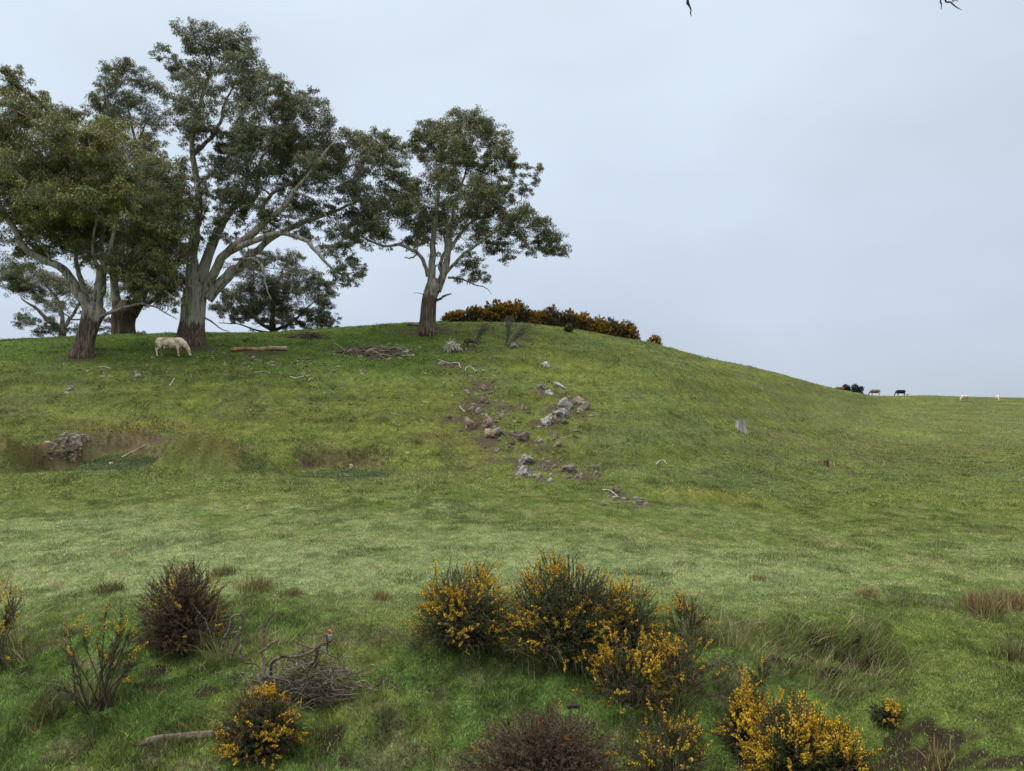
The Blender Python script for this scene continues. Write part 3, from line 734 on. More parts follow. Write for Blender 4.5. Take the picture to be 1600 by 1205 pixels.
# behind
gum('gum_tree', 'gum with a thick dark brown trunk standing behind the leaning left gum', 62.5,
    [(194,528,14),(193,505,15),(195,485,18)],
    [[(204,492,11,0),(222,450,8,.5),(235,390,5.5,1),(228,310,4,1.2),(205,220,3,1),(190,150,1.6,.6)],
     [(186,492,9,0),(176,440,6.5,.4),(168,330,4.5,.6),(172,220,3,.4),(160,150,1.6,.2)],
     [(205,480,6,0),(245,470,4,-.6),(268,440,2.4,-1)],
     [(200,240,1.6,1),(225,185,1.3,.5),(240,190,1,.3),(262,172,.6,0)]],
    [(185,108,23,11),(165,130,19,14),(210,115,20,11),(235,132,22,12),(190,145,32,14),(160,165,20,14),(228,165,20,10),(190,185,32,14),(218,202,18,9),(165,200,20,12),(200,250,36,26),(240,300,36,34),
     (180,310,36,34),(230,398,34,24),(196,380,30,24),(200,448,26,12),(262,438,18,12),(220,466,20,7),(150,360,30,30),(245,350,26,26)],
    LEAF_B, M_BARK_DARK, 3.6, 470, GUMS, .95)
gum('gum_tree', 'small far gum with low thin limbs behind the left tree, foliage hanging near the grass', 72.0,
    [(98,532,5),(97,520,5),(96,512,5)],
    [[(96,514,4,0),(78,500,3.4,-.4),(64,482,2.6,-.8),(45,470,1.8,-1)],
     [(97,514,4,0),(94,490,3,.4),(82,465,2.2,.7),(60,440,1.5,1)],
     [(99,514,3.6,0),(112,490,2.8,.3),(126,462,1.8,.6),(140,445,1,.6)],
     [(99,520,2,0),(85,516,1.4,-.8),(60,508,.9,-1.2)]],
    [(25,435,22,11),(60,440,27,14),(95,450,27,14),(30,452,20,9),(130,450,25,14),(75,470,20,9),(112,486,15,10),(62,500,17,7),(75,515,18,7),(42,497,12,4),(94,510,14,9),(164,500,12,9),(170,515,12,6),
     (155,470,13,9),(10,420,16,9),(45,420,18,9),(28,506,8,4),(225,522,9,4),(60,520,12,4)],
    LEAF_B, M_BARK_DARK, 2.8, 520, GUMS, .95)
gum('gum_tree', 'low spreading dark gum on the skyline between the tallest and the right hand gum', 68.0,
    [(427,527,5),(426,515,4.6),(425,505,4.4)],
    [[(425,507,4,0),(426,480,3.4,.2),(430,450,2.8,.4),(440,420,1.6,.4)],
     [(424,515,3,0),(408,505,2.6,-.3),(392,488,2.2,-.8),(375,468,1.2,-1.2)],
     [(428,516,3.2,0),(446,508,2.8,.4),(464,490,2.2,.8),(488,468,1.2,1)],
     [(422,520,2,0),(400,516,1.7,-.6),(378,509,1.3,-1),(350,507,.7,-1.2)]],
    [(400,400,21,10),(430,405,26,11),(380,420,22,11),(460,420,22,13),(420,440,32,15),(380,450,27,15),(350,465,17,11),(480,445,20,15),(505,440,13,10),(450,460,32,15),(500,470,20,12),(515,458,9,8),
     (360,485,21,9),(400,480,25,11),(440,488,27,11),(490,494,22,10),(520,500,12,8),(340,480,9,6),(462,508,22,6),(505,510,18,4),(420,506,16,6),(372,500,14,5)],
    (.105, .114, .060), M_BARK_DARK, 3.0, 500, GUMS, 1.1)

def far_tree(u, v, w, h, Y, label):
    px = Y / F; b = on(u, Y)
    root = empty('far_tree', b, label, 'tree', 'distant trees behind the ridge')
    top = at(u, v - h, Y)[2]; H = top - b[2]
    m = MB(); m.tube(np.array([[b[0], b[1], b[2] - .3], [b[0], b[1], b[2] + H * .55], [b[0] + .2, b[1], b[2] + H * .8]]), [.3, .22, .08], 8, (.06, .05, .04))
    m.build('trunk', M_WOOD, root, b)
    lf = MB(); n = 16; R = w * px * .5
    t = RNG.normal(0, 1, (n, 3)); t /= np.linalg.norm(t, axis=1)[:, None]
    C = np.array([b[0], b[1], top - h * px * .5 - R * .2]) + t * np.array([R, R, max(R * .55, H * .22)]) * RNG.uniform(.3, .8, (n, 1))
    leaf_cloud(lf, C, np.full((n, 3), R * .45), np.full(n, 170), .55, .3, np.tile(np.array([[.022, .036, .034]]), (n, 1)))  # leaf colour pushed towards blue to paint in distance haze
    lf.build('crown', M_LEAF, root, b)
far_tree(1323, 611, 11, 7, 225, 'left smaller dark distant tree peeping over the ridge beside the brown cow')
far_tree(1339, 613, 19, 11, 232, 'larger dark distant tree peeping over the ridge left of the black cow')

# ------------------------------------------------------------------ gorse
def gorse(u, v, w, h, label, fl=.5, brown=.15, n_main=42, n_side=16, n_sp=30, group='gorse bushes along the creek', spine=(.045, .010), Y=None, open_=0.0, fsize=.0195, name='gorse_bush',
          lean=(0, 0), low=.15, green=(.062, .084, .026), petal=(.70, .45, .036), depth=None):
    b = hit(u, v) if Y is None else on(u, Y)
    root = empty(name, b, label, 'bush', group)
    st = MB(); fo = MB(); fw = MB()
    R = np.array([w * .5, (depth or w) * .5, h])
    grn = np.array(green); brn = np.array([.112, .070, .044])
    sp_v = []; sp_c = []; fl_v = []; fl_c = []
    for k in range(n_main):
        th = random.uniform(0, 2 * math.pi); c = random.uniform(-.12, 1) ** 1 if random.random() > .2 else random.uniform(.5, 1)
        s = math.sqrt(max(0, 1 - c * c))
        lx = random.uniform(.82, 1.08) if open_ > .3 else random.uniform(.6, .9)
        e = b + np.array([math.cos(th) * s * R[0], math.sin(th) * s * R[1], (low + (1 - low) * max(0, c)) * R[2]]) * lx + np.array([lean[0], lean[1], 0]) * max(0, c)
        s0 = b + np.array([random.gauss(0, R[0] * .16), random.gauss(0, R[1] * .16), -.05])
        mid = s0 * .5 + e * .5 + np.array([0, 0, -.02 * h + .12 * h * random.random()])
        P = smooth_path([s0, mid, e], 10)
        st.tube(P, np.linspace(.014, .004, len(P)) * (w / 1.5) ** .3, 5, np.array([.10, .078, .058]) * random.uniform(.6, 1.2))
        bk = random.random() < brown
        for j in range(int(n_side * (1.45 if open_ < .3 and spine[0] < .08 else 1))):
            t = random.uniform(.34, 1) ** .8
            q = P[min(len(P) - 1, int(t * (len(P) - 1)))]
            if random.random() > open_ + .22:          # the closed outer shell of the bush
                ta = random.uniform(0, 2 * math.pi); cz = random.uniform(-.05, 1); sz_ = math.sqrt(max(0, 1 - cz * cz))
                kk = random.uniform(.5, .92) * (1 + .16 * mnoise.noise(Vector((math.cos(ta) * sz_ * 2.2 + u, math.sin(ta) * sz_ * 2.2, cz * 2.2))))
                q = b + np.array([math.cos(ta) * sz_ * R[0], math.sin(ta) * sz_ * R[1], (low + (1 - low) * max(0, cz)) * R[2]]) * kk + np.array([lean[0], lean[1], 0]) * max(0, cz)
            d = q - (b + np.array([0, 0, .22 * h])); d /= np.linalg.norm(d) + 1e-9
            d = d + RNG.normal(0, .42, 3) + np.array([0, 0, .22 + .3 * open_]); d /= np.linalg.norm(d)
            l = random.uniform(.5, 1.2) * min(.26, .17 * h + .07) * (1.1 - .2 * open_)
            E = q + d * l
            st.tube(np.array([q, E]), [.005, .002], 3, (.07, .06, .035), cap=False)
            m = n_sp
            tt = RNG.uniform(.0, 1, m)[:, None]
            A = q + d * l * tt
            dr = RNG.normal(0, 1, (m, 3)) * .8 + d * .8; dr /= np.linalg.norm(dr, axis=1)[:, None]
            sd = np.cross(dr, RNG.normal(0, 1, (m, 3))); sd /= np.linalg.norm(sd, axis=1)[:, None] + 1e-9
            ln = spine[0] * RNG.uniform(.6, 1.3, (m, 1)) * (1.15 - .65 * tt); wd = spine[1] * RNG.uniform(.7, 1.3, (m, 1))
            sp_v.append(np.stack([A - sd * wd * .5, A + sd * wd * .5, A + dr * ln], 1).reshape(-1, 3))
            col = (brn if (bk or random.random() < brown * .5) else grn) * random.uniform(.65, 1.45)
            sp_c.append(np.repeat(col[None] * RNG.uniform(.7, 1.35, (m, 1)), 3, 0))
            # blossom: in patches along the outer young shoots, most of it high up
            rel = (E - b) / R
            outer = math.sqrt(rel[0] ** 2 + rel[1] ** 2 + max(0, rel[2]) ** 2)
            pt = mnoise.noise(Vector((E[0], E[1], E[2])) * (2.6 if spine[0] < .08 else .7)) * 1.3
            pr = fl * (.25 + .95 * max(0, rel[2])) * float(sstep(.62, .95, outer)) * (.55 + 2.4 * pt)
            if random.random() < pr * .95:
                nf = int(random.uniform(14, 34))
                ft = RNG.uniform(.35, 1.05, nf)[:, None]
                C = q + d * l * ft + RNG.normal(0, fsize * .5, (nf, 3))
                for c_ in range(2):
                    a1 = RNG.normal(0, 1, (nf, 3)); a1 /= np.linalg.norm(a1, axis=1)[:, None]
                    a2 = np.cross(a1, RNG.normal(0, 1, (nf, 3))); a2 /= np.linalg.norm(a2, axis=1)[:, None] + 1e-9
                    sz = fsize * RNG.uniform(.5, 1.05, (nf, 1)) * .62
                    fl_v.append(np.stack([C - a1 * sz, C + a2 * sz, C + a1 * sz, C - a2 * sz], 1).reshape(-1, 3))
                    fl_c.append(np.repeat(np.array(petal)[None] * RNG.uniform(.6, 1.25, (nf, 1)), 4, 0))
    if open_ < .3:                       # dark dead spines added in the heart of the bush to block light
        m = int(n_main * 150)
        t3 = RNG.normal(0, 1, (m, 3)); t3 /= np.linalg.norm(t3, axis=1)[:, None]; t3[:, 2] = np.abs(t3[:, 2])
        A = b + t3 * R * RNG.uniform(.15, .68, (m, 1)) * np.array([1, 1, 1]); A[:, 2] += low * h * .3
        dr = RNG.normal(0, 1, (m, 3)); dr /= np.linalg.norm(dr, axis=1)[:, None]; sd = np.cross(dr, RNG.normal(0, 1, (m, 3))); sd /= np.linalg.norm(sd, axis=1)[:, None] + 1e-9
        ln = spine[0] * 1.7; wd = spine[1] * 1.7
        sp_v.append(np.stack([A - sd * wd * .5, A + sd * wd * .5, A + dr * ln], 1).reshape(-1, 3))
        sp_c.append(np.repeat(np.array([[.050, .036, .024]]) * RNG.uniform(.6, 1.4, (m, 1)), 3, 0))
    V = np.vstack(sp_v); fo.add(V, np.arange(len(V)).reshape(-1, 3), None, np.vstack(sp_c))
    st.build('stems', M_WOOD, root, b); fo.build('foliage', M_NEEDLE, root, b)
    if fl_v:
        V = np.vstack(fl_v); fw.add(V, None, np.arange(len(V)).reshape(-1, 4), np.vstack(fl_c))
        fw.build('flowers', M_FLOWER, root, b)
    return root

def pxm(u, v): return hit(u, v)[1] / F
gorse(725, 1004, 1.6, 1.22, 'round dense gorse bush with yellow tips, left of the big central one', .62, .12, 70, 13, 26)
gorse(880, 1024, 2.0, 1.48, 'largest gorse bush, dark and tall, in the middle of the foreground', .5, .15, 110, 14, 28, green=(.066, .086, .030), depth=1.6)
gorse(972, 1026, 1.35, 1.12, 'gorse bush joined to the right flank of the largest one', .62, .2, 55, 12, 26)
gorse(1072, 1000, .8, .72, 'small upright gorse with bare stems, right of the big clump on the meadow edge', .6, .2, 20, 9, 22, open_=.6)
gorse(985, 1100, 1.15, .92, 'loose yellow gorse in front of the big clump, above the gully', .72, .25, 50, 10, 22, open_=.5)
gorse(1058, 1078, 1.05, .78, 'thin straggly gorse with dead stems between the big clump and the dry bank', .6, .45, 40, 9, 20, open_=.5)
gorse(285, 1008, 1.3, 1.35, 'brown half dead gorse bush with few flowers at left of the meadow edge', .10, .8, 80, 13, 28, green=(.10, .07, .036), low=.12)
gorse(150, 1108, 1.15, 1.5, 'sparse tall gorse with separate flowering stems at left above the gully', .5, .2, 24, 8, 26, open_=.85, lean=(.08, 0), low=.3)
gorse(404, 1176, .98, .80, 'low gorse bush covered in yellow flowers in front of the dead branches', .62, .35, 60, 11, 24)
gorse(-5, 1040, .75, 1.45, 'gorse with yellow stems cut off by the left edge of the photo', .55, .3, 16, 10, 24, open_=.7)
gorse(1170, 1180, .7, .95, 'left end of the bright yellow gorse at the lower right', .85, .15, 36, 11, 24)
gorse(1240, 1235, 1.05, 1.05, 'brightest yellow gorse bush at the bottom edge right of centre', .92, .15, 66, 12, 24)
gorse(1312, 1235, .7, .72, 'right end of the bright yellow gorse, beside bare mud', .75, .25, 32, 11, 24)
gorse(1385, 1130, .4, .28, 'tiny gorse seedling with few flowers on the bank at lower right', .55, .2, 9, 7, 20)
gorse(1247, 1118, .3, .34, 'thin gorse shoot standing in dry grass behind the brightest bush', .5, .4, 6, 7, 20, open_=.8)
gorse(1190, 1070, .35, .34, 'thin gorse shoot with pale tips at the foot of the dry bank', .5, .4, 7, 7, 20, open_=.8)
gorse(1045, 1225, 1.0, .85, 'dark open gorse with scattered yellow at the bottom edge beside the brown bush', .5, .3, 40, 11, 24, open_=.4)
gorse(852, 1238, 1.95, .90, 'dead brown gorse bush without flowers at the bottom centre', .012, 1.0, 90, 12, 26, green=(.115, .072, .045))

HT = 'gorse row on the hilltop'
for (u, v, w, h, fl, lab) in (
    (710,504,36,13,.75,'low gorse at the left end of the hilltop row, next to the gum trunk'),
    (743,505,42,19,.85,'orange tinted gorse second in the hilltop row from the gum trunk'),
    (775,505,40,29,.6,'tall left hump of the hilltop gorse row'),
    (764,509,32,17,.75,'short green bottomed gorse at the front of the tall left hump'),
    (806,507,42,30,.75,'highest broad gorse in the middle of the hilltop row'),
    (824,511,30,22,.55,'dark gorse below the right shoulder of the highest hilltop bush'),
    (848,512,34,22,.8,'golden gorse right of the middle of the hilltop row, behind the bare shrub'),
    (862,513,24,29,.35,'dark flat topped gorse standing up at the dip in the hilltop row'),
    (886,515,30,25,.6,'gorse where the hilltop row begins to slope down to the right'),
    (908,521,30,26,.6,'gorse above the small separate bush on the sloping part of the row'),
    (932,527,36,25,.75,'golden broad gorse on the sloping right part of the hilltop row'),
    (954,530,28,28,.4,'dark topped gorse near the right end of the hilltop row'),
    (976,534,36,27,.6,'gorse forming the right end of the hilltop row')):
    Y = 62.3 + max(0, (u - 800)) * .026 + (0 if h > 20 else -.6)
    px = Y / F
    b = on(u, Y); hh = (CAMZ + float(ray_t(v - h)) * Y - b[2])
    gorse(u, v, w * px * 1.35, max(.7, hh * 1.28), lab, fl * .9, .25, 70, 10, 14, group=HT, spine=(.13, .055), Y=Y, fsize=.085, low=.0, green=(.085, .080, .028), petal=(.38, .225, .02), depth=1.8)
p = hit(888, 518)
gorse(888, 518, .8, .6, 'small separate gorse in front of the sloping hilltop row', .5, .3, 20, 8, 12, group=HT, spine=(.11, .045), fsize=.08)
Y = 70.5; b = on(1024, Y)
gorse(1024, 541, 1.3, CAMZ + float(ray_t(523)) * Y - b[2], 'lone round gorse bush on the skyline right of the hilltop row', .3, .5, 30, 9, 12, group=HT, spine=(.12, .05), Y=Y, fsize=.08, low=.2)

# thin shrubs on the brow
def shrub(u, v, stems, label, col=(.115, .125, .07)):
    b = hit(u, v); Y = b[1]; root = empty('bare_shrub', b, label, 'shrub', 'thin shrubs on the brow')
    st = MB(); lf = MB(); cen = []; rad = []
    for S in stems:
        P = []
        for (a, c, r) in S:
            q = at(a, c, Y); q[1] = Y + random.uniform(-.15, .15); P.append([*q, r * Y / F])
        P[0][2] = min(P[0][2], b[2] - .02)
        Q = smooth_path(P, 14); st.tube(Q[:, :3], Q[:, 3], 5, (.13, .11, .09))
        for k in range(4, len(Q)):
            for _ in range(5):
                d = RNG.normal(0, 1, 3) * .6 + (Q[-1, :3] - Q[0, :3]) / (np.linalg.norm(Q[-1, :3] - Q[0, :3])) * .8 + np.array([0, 0, .3])
                e = Q[k, :3] + d * random.uniform(.15, .4)
                st.tube(np.array([Q[k, :3], e]), [.012, .005], 3, (.11, .095, .075), cap=False)
                cen.append(e)
    cen = np.array(cen)
    leaf_cloud(lf, cen, np.full((len(cen), 3), .17), np.full(len(cen), 7), .13, .03, np.tile(np.array([col]), (len(cen), 1)))
    st.build('stems', M_WOOD, root, b); lf.build('foliage', M_LEAF, root, b)
shrub(745, 537, [[(744,538,1.4),(746,525,1.1),(751,516,.9),(763,514,.5)],[(746,538,1),(749,526,.8),(757,517,.4)]], 'leaning thin shrub with bent top right of the brown grazing animal')
shrub(797, 541, [[(790,542,1.2),(795,525,1),(797,508,.6),(800,498,.3)],[(792,542,1.2),(802,530,1),(813,518,.7),(824,512,.4)],[(790,542,.9),(793,522,.7),(792,505,.3)],[(801,544,.8),(806,530,.6),(818,522,.3)]],
      'forked thin shrub with two leaning stems below the hilltop gorse', (.125, .13, .08))

# ------------------------------------------------------------------ wood on the ground
def stick(name, pts, rad, label, cat, group=None, col=(.45, .40, .32), sides=7, drop=0.0, heights=None, flute=.1):
    P = []
    for i, (u, v) in enumerate(pts):
        p = hit(u, v); hgt = (heights[i] if heights else .03); p[2] += hgt
        r = rad[i] if isinstance(rad, (list, tuple)) else rad * (1 - .5 * i / max(1, len(pts) - 1))
        P.append([*p, r])
    Q = smooth_path(P, 6 * len(P)) if len(P) > 1 else np.array(P)
    mb = MB(); c = np.array(col) * np.exp(RNG.normal(0, .12, (len(Q), 1)))
    mb.tube(Q[:, :3], Q[:, 3], sides, c, flute, seed=len(pts))
    o = mb.build(name, M_WOOD, origin=Q[0, :3], smooth=True)
    tag(o, label, cat, group); return o

# fallen orange log beside the big gum
p0, p1 = hit(361, 550), hit(449, 548)
def fallen_log():
    n = 26; t = np.linspace(0, 1, n)
    P = p0[None] * (1 - t[:, None]) + p1[None] * t[:, None]
    P[:, 2] = terr(P[:, 0], P[:, 1]) + .13
    P[:, 2] += .03 * np.sin(t * 9); P[:, 1] += .08 * np.sin(t * 6)
    r = .14 + .045 * sstep(.2, .8, t) + .02 * np.sin(t * 13)
    c = np.array([.29, .15, .082])[None] * (1 - t[:, None]) + np.array([.30, .215, .15])[None] * t[:, None]
    c = c * np.exp(RNG.normal(0, .18, (n, 1)))
    mb = MB(); mb.tube(P, r, 14, c, .2, seed=3)
    root = empty('fallen_log', P[0], 'long orange brown fallen log right of the tallest gum trunk', 'log')
    mb.build('log_wood', M_WOOD, root, P[0], True)
    k = MB()
    k.tube(smooth_path([[*P[16]], [*(P[16] + np.array([.1, -.1, .2]))], [*(P[16] + np.array([.2, -.15, .26]))]], 6), np.linspace(.05, .03, 7), 8, (.25, .16, .1))
    k.build('branch_stub', M_WOOD, root, P[0], True)
fallen_log()

def heap(name, u, v, w, h, n, label, cols, rad=.03, Y=None, dep=.35, arch=.3, cat='branch pile', group=None, l0=.35, l1=.9):
    b = hit(u, v) if Y is None else on(u, Y); mb = MB()
    for _ in range(n):
        s = np.array([random.gauss(0, w * .27), random.gauss(0, w * dep * .3), 0])
        l = random.uniform(l0, l1) * w * .35; a = random.uniform(0, math.pi * 2)
        e = s + np.array([math.cos(a) * l, math.sin(a) * l * .6, 0])
        k = math.exp(-(s[0] / (w * .4)) ** 2)
        zs = random.uniform(0, h) * k; ze = random.uniform(0, h) * k * (1.3 if random.random() < .2 else .7)
        S = b + s; E = b + e
        S[2] = tz(S[0], S[1]) + zs; E[2] = tz(E[0], E[1]) + ze
        mid = (S + E) * .5 + np.array([random.gauss(0, .15), random.gauss(0, .1), random.uniform(-.05, arch)]) * l
        Q = smooth_path([S, mid, E], 7)
        r = rad * random.lognormvariate(0, .5)
        mb.tube(Q, np.linspace(r, r * .4, len(Q)), 5, np.array(random.choice(cols)) * random.uniform(.6, 1.2))
    o = mb.build(name, M_WOOD, origin=b)
    return tag(o, label, cat, group)
heap('branch_pile', 582, 552, 5.2, .38, 70, 'wide pile of grey and brown fallen branches on the hill below the right gum', [(.30,.24,.18),(.20,.15,.11),(.42,.36,.28),(.14,.10,.075)], .04)
heap('branch_pile', 476, 528, 3.6, .36, 60, 'dark heap of dead twigs on the grass left of the right gum', [(.085,.06,.05),(.12,.085,.065),(.06,.045,.04)], .025)
heap('fallen_branch', 393, 534, 1.3, .5, 14, 'small black tangled branch above the orange fallen log', [(.05,.045,.04),(.07,.06,.05)], .03, arch=.6, cat='branch')
heap('branch_pile', 475, 562, 1.6, .10, 14, 'flat scatter of brown sticks below the right end of the orange log', [(.16,.12,.085),(.22,.17,.12)], .025, cat='branch pile')
heap('dead_bush', 706, 549, 1.0, .95, 110, 'bleached grey dead bush on the slope below the right gum trunk', [(.60,.55,.46),(.48,.43,.35),(.36,.31,.25)], .028, dep=.8, arch=.9)
heap('branch_pile', 603, 563, 1.4, .12, 10, 'few pale sticks at the lower edge of the wide branch pile', [(.36,.28,.2),(.28,.21,.15)], .03)
heap('bark_pile', 345, 540, 1.2, .14, 12, 'small brown pile of bark to the right of the tallest gum trunk', [(.25,.18,.12),(.18,.13,.09)], .05)

ST = 'pale sticks lying on the hill'
stick('fallen_branch', [(684,562),(696,567),(705,569)], .045, 'thick pale straight stick lying above the two bent ones, below the bleached bush', 'branch', ST, (.42,.37,.30))
stick('fallen_branch', [(706,568),(716,568),(719,575),(721,576)], .04, 'pale stick with a hooked right end just right of the straight thick one', 'branch', ST, (.42,.375,.31))
stick('fallen_branch', [(727,580),(729,575),(737,575),(742,580),(748,585)], .035, 'pale bent stick in a dog leg above the brown litter on the slope', 'branch', ST, (.50,.43,.34))
stick('fallen_branch', [(454,590),(462,592),(470,590),(478,588),(485,587)], .04, 'longest white wavy stick on the mid hill below the branch pile', 'branch', ST, (.46,.42,.35))
stick('fallen_branch', [(482,596),(486,592),(491,593)], .03, 'short white forked stick just under the longest white one', 'branch', ST, (.45,.41,.34))
stick('fallen_branch', [(398,583),(409,581),(418,581)], .03, 'thin pale stick left of the longest white stick', 'branch', ST, (.48,.42,.34))
stick('fallen_branch', [(265,604),(270,596),(273,592)], .035, 'small pale upright stick on the grass well below the cow', 'branch', ST, (.5,.43,.33))
stick('fallen_branch', [(1025,727),(1031,721),(1038,721),(1042,726)], .03, 'white arched stick alone on the right slope left of the brown stumps', 'branch', ST, (.46,.42,.35))
stick('fallen_branch', [(941,767),(950,767),(958,771),(966,778)], .03, 'white bent twig on the slope above the dark mound hole', 'branch', ST, (.40,.36,.29))
stick('fallen_branch', [(190,716),(205,708),(216,703),(228,696)], .03, 'thin grey stick lying across the floor of the left digging', 'branch', ST, (.36,.31,.25))
stick('fallen_branch', [(155,575),(163,574),(173,577)], .05, 'pale curved stick on the grass right of the leaning gum base', 'branch', ST, (.44,.38,.3))
stick('fallen_branch', [(612,648),(620,648),(628,652)], .025, 'thin straw coloured stick in the middle of the hill face', 'branch', ST, (.42,.36,.26))
stick('fallen_branch', [(718,636),(724,642),(728,646)], .03, 'pale stick leaning by the left edge of the brown boulder', 'branch', ST, (.44,.4,.3))

# grey half buried log in the gully
stick('fallen_log', [(212,1162),(240,1158),(270,1155),(300,1150),(338,1146)], [.03,.055,.06,.055,.05], 'weathered grey brown log lying in gully grass left of the low yellow gorse', 'log', None, (.13,.105,.08), 14, heights=[-.03,-.005,.0,-.01,-.01], flute=.5)
stick('fallen_branch', [(440,1158),(434,1150)], .02, 'short dark stick at the foot of the low yellow gorse', 'branch', None, (.12,.09,.07))
stick('fallen_branch', [(885,1108),(895,1107),(905,1106)], .03, 'short dark stick on gully grass in front of the large gorse', 'branch', None, (.05,.04,.035))

# ------------------------------------------------------------------ dead branches where the bird sits
def dead_branches():
    Y = hit(455, 1095)[1]
    b = hit(455, 1095)
    root = empty('dead_branch_pile', b, 'tangle of dead grey gorse branches in the gully with a bird perched on top', 'branch pile')
    big = [
        [(415,1070,5.5,0),(412,1050,5,0),(414,1035,4.4,.1),(410,1022,3.6,.15),(412,1000,3.2,.2),(413,985,3,.2),(419,968,3.2,.2),(424,960,2.6,.2),(420,950,1,.2)],
        [(423,1056,4.5,0),(424,1038,4.5,-.1),(430,1030,4.2,-.15),(445,1026,4,-.15),(462,1026,4,-.1),(478,1022,4,0),(492,1015,4,0),(502,1006,4.2,0),(508,1005.5,3.2,0),(516,1003,2,0)],
        [(478,1052,4.5,.1),(485,1040,4.8,.1),(493,1028,4.8,.05),(498,1012,4.2,0),(503,1004,3,0)],
        [(471,1007,2.6,.1),(482,1011,2.8,.1),(495,1014,3,0),(506,1018,2.6,-.05),(517,1024,2.4,-.1),(530,1030,2,-.1),(545,1041,1.2,-.1)],
        [(471,1007,2.4,.1),(462,1003,2,.1),(458,1000,1.4,.1)],
        [(474,1014,2.2,.1),(472,1026,2.4,.1),(478,1035,2,.1)],
        [(405,1020,3.4,.1),(415,1013,3.4,.1),(426,1004,3.2,.15),(436,1001,2.6,.2)],
        [(346,1016,3.5,.3),(352,1000,3.5,.3),(362,990,4.5,.3),(374,988,4.2,.3)],
        [(350,998,5,.3),(358,985,5.5,.3),(361,972,5,.3),(364,963,4,.3),(376,960,2.5,.3),(384,960,1.6,.3)],
        [(375,992,3,.25),(377,975,3.4,.25),(376,960,2,.25),(385,948,1.2,.25)],
        [(372,990,4,.1),(371,1005,4.5,.1),(364,1020,3.6,.1),(362,1032,2.5,.1)],
        [(376,1010,4,0),(375,1025,4.5,0),(383,1035,4,0),(395,1036,3,0),(405,1042,2,0)],
        [(476,980,3,.6),(482,970,3,.6),(485,966,2,.6)],
        [(402,1055,5,-.2),(408,1068,5,-.25),(420,1080,4,-.3),(432,1088,3,-.3)],
        [(410,1058,4.5,-.1),(430,1060,4.5,-.1),(450,1064,3.5,-.1),(470,1070,2.5,-.1)],
        [(480,1060,3.5,.2),(495,1055,3.5,.3),(515,1050,2.5,.4),(550,1055,1.5,.4)],
        [(490,1108,3,-.1),(500,1095,3,-.1),(505,1082,2.4,-.1)],
        [(515,1085,2,-.1),(526,1098,2,-.1),(527,1112,1.8,-.15),(514,1128,1.4,-.2)],
        [(500,1098,2,0),(535,1090,2,0),(565,1080,1.4,0)],
        [(340,1140,3,-.1),(348,1120,3.4,-.1),(360,1105,3,-.1)]]
    for S in big:
        P = []
        for (u, v, r, dy) in S:
            q = at(u, v, Y + dy); P.append([*q, r * .5 * Y / F])
        Q = smooth_path(P, 7 * len(P)); Q[:, :3] += RNG.normal(0, .004, (len(Q), 3))
        # keep feet on the ground
        m = MB(); c = np.array([.125, .096, .072]) * np.exp(RNG.normal(0, .28, (len(Q), 1)))
        m.tube(Q[:, :3], Q[:, 3], 8, c, .18, seed=len(S)); m.build('branch', M_WOOD, root, b, True)
    tw = MB()
    for _ in range(760):
        u = random.gauss(480, 42); v = random.gauss(1078, 24)
        q = at(u, v, Y + random.uniform(-.25, .35))
        q[2] = max(q[2], tz(q[0], q[1]) + .02)
        l = random.uniform(.12, .42); a = random.uniform(0, 2 * math.pi)
        d = np.array([math.cos(a), math.sin(a) * .6, random.uniform(-.7, .5)]) * l
        e = q + d; e[2] = max(e[2], tz(e[0], e[1]))
        mid = (q + e) * .5 + RNG.normal(0, .07, 3) * l * 2
        tw.tube(smooth_path([q, mid, e], 6), np.linspace(.0055, .0025, 7) * random.uniform(.7, 1.5), 4, np.array(random.choice([(.13,.112,.09),(.24,.215,.18),(.09,.07,.052),(.05,.04,.03)])) * random.uniform(.7, 1.2), cap=False)
    for _ in range(110):
        u = random.gauss(515, 36); v = random.gauss(1075, 18); q = at(u, v, Y + random.uniform(-.2, .4)); q[2] = max(q[2], tz(q[0], q[1]) + .02)
        l = random.uniform(.2, .5); e = q + np.array([random.uniform(.3, 1), random.gauss(0, .3), random.uniform(-.3, .3)]) * l; e[2] = max(e[2], tz(e[0], e[1]) + .01)
        tw.tube(smooth_path([q, (q + e) / 2 + RNG.normal(0, .05, 3), e], 6), np.linspace(.006, .003, 7), 4, np.array([.24,.19,.13]) * random.uniform(.6, 1.2), cap=False)
    tw.build('twigs', M_WOOD, root, b)
    return Y
DEADY = dead_branches()

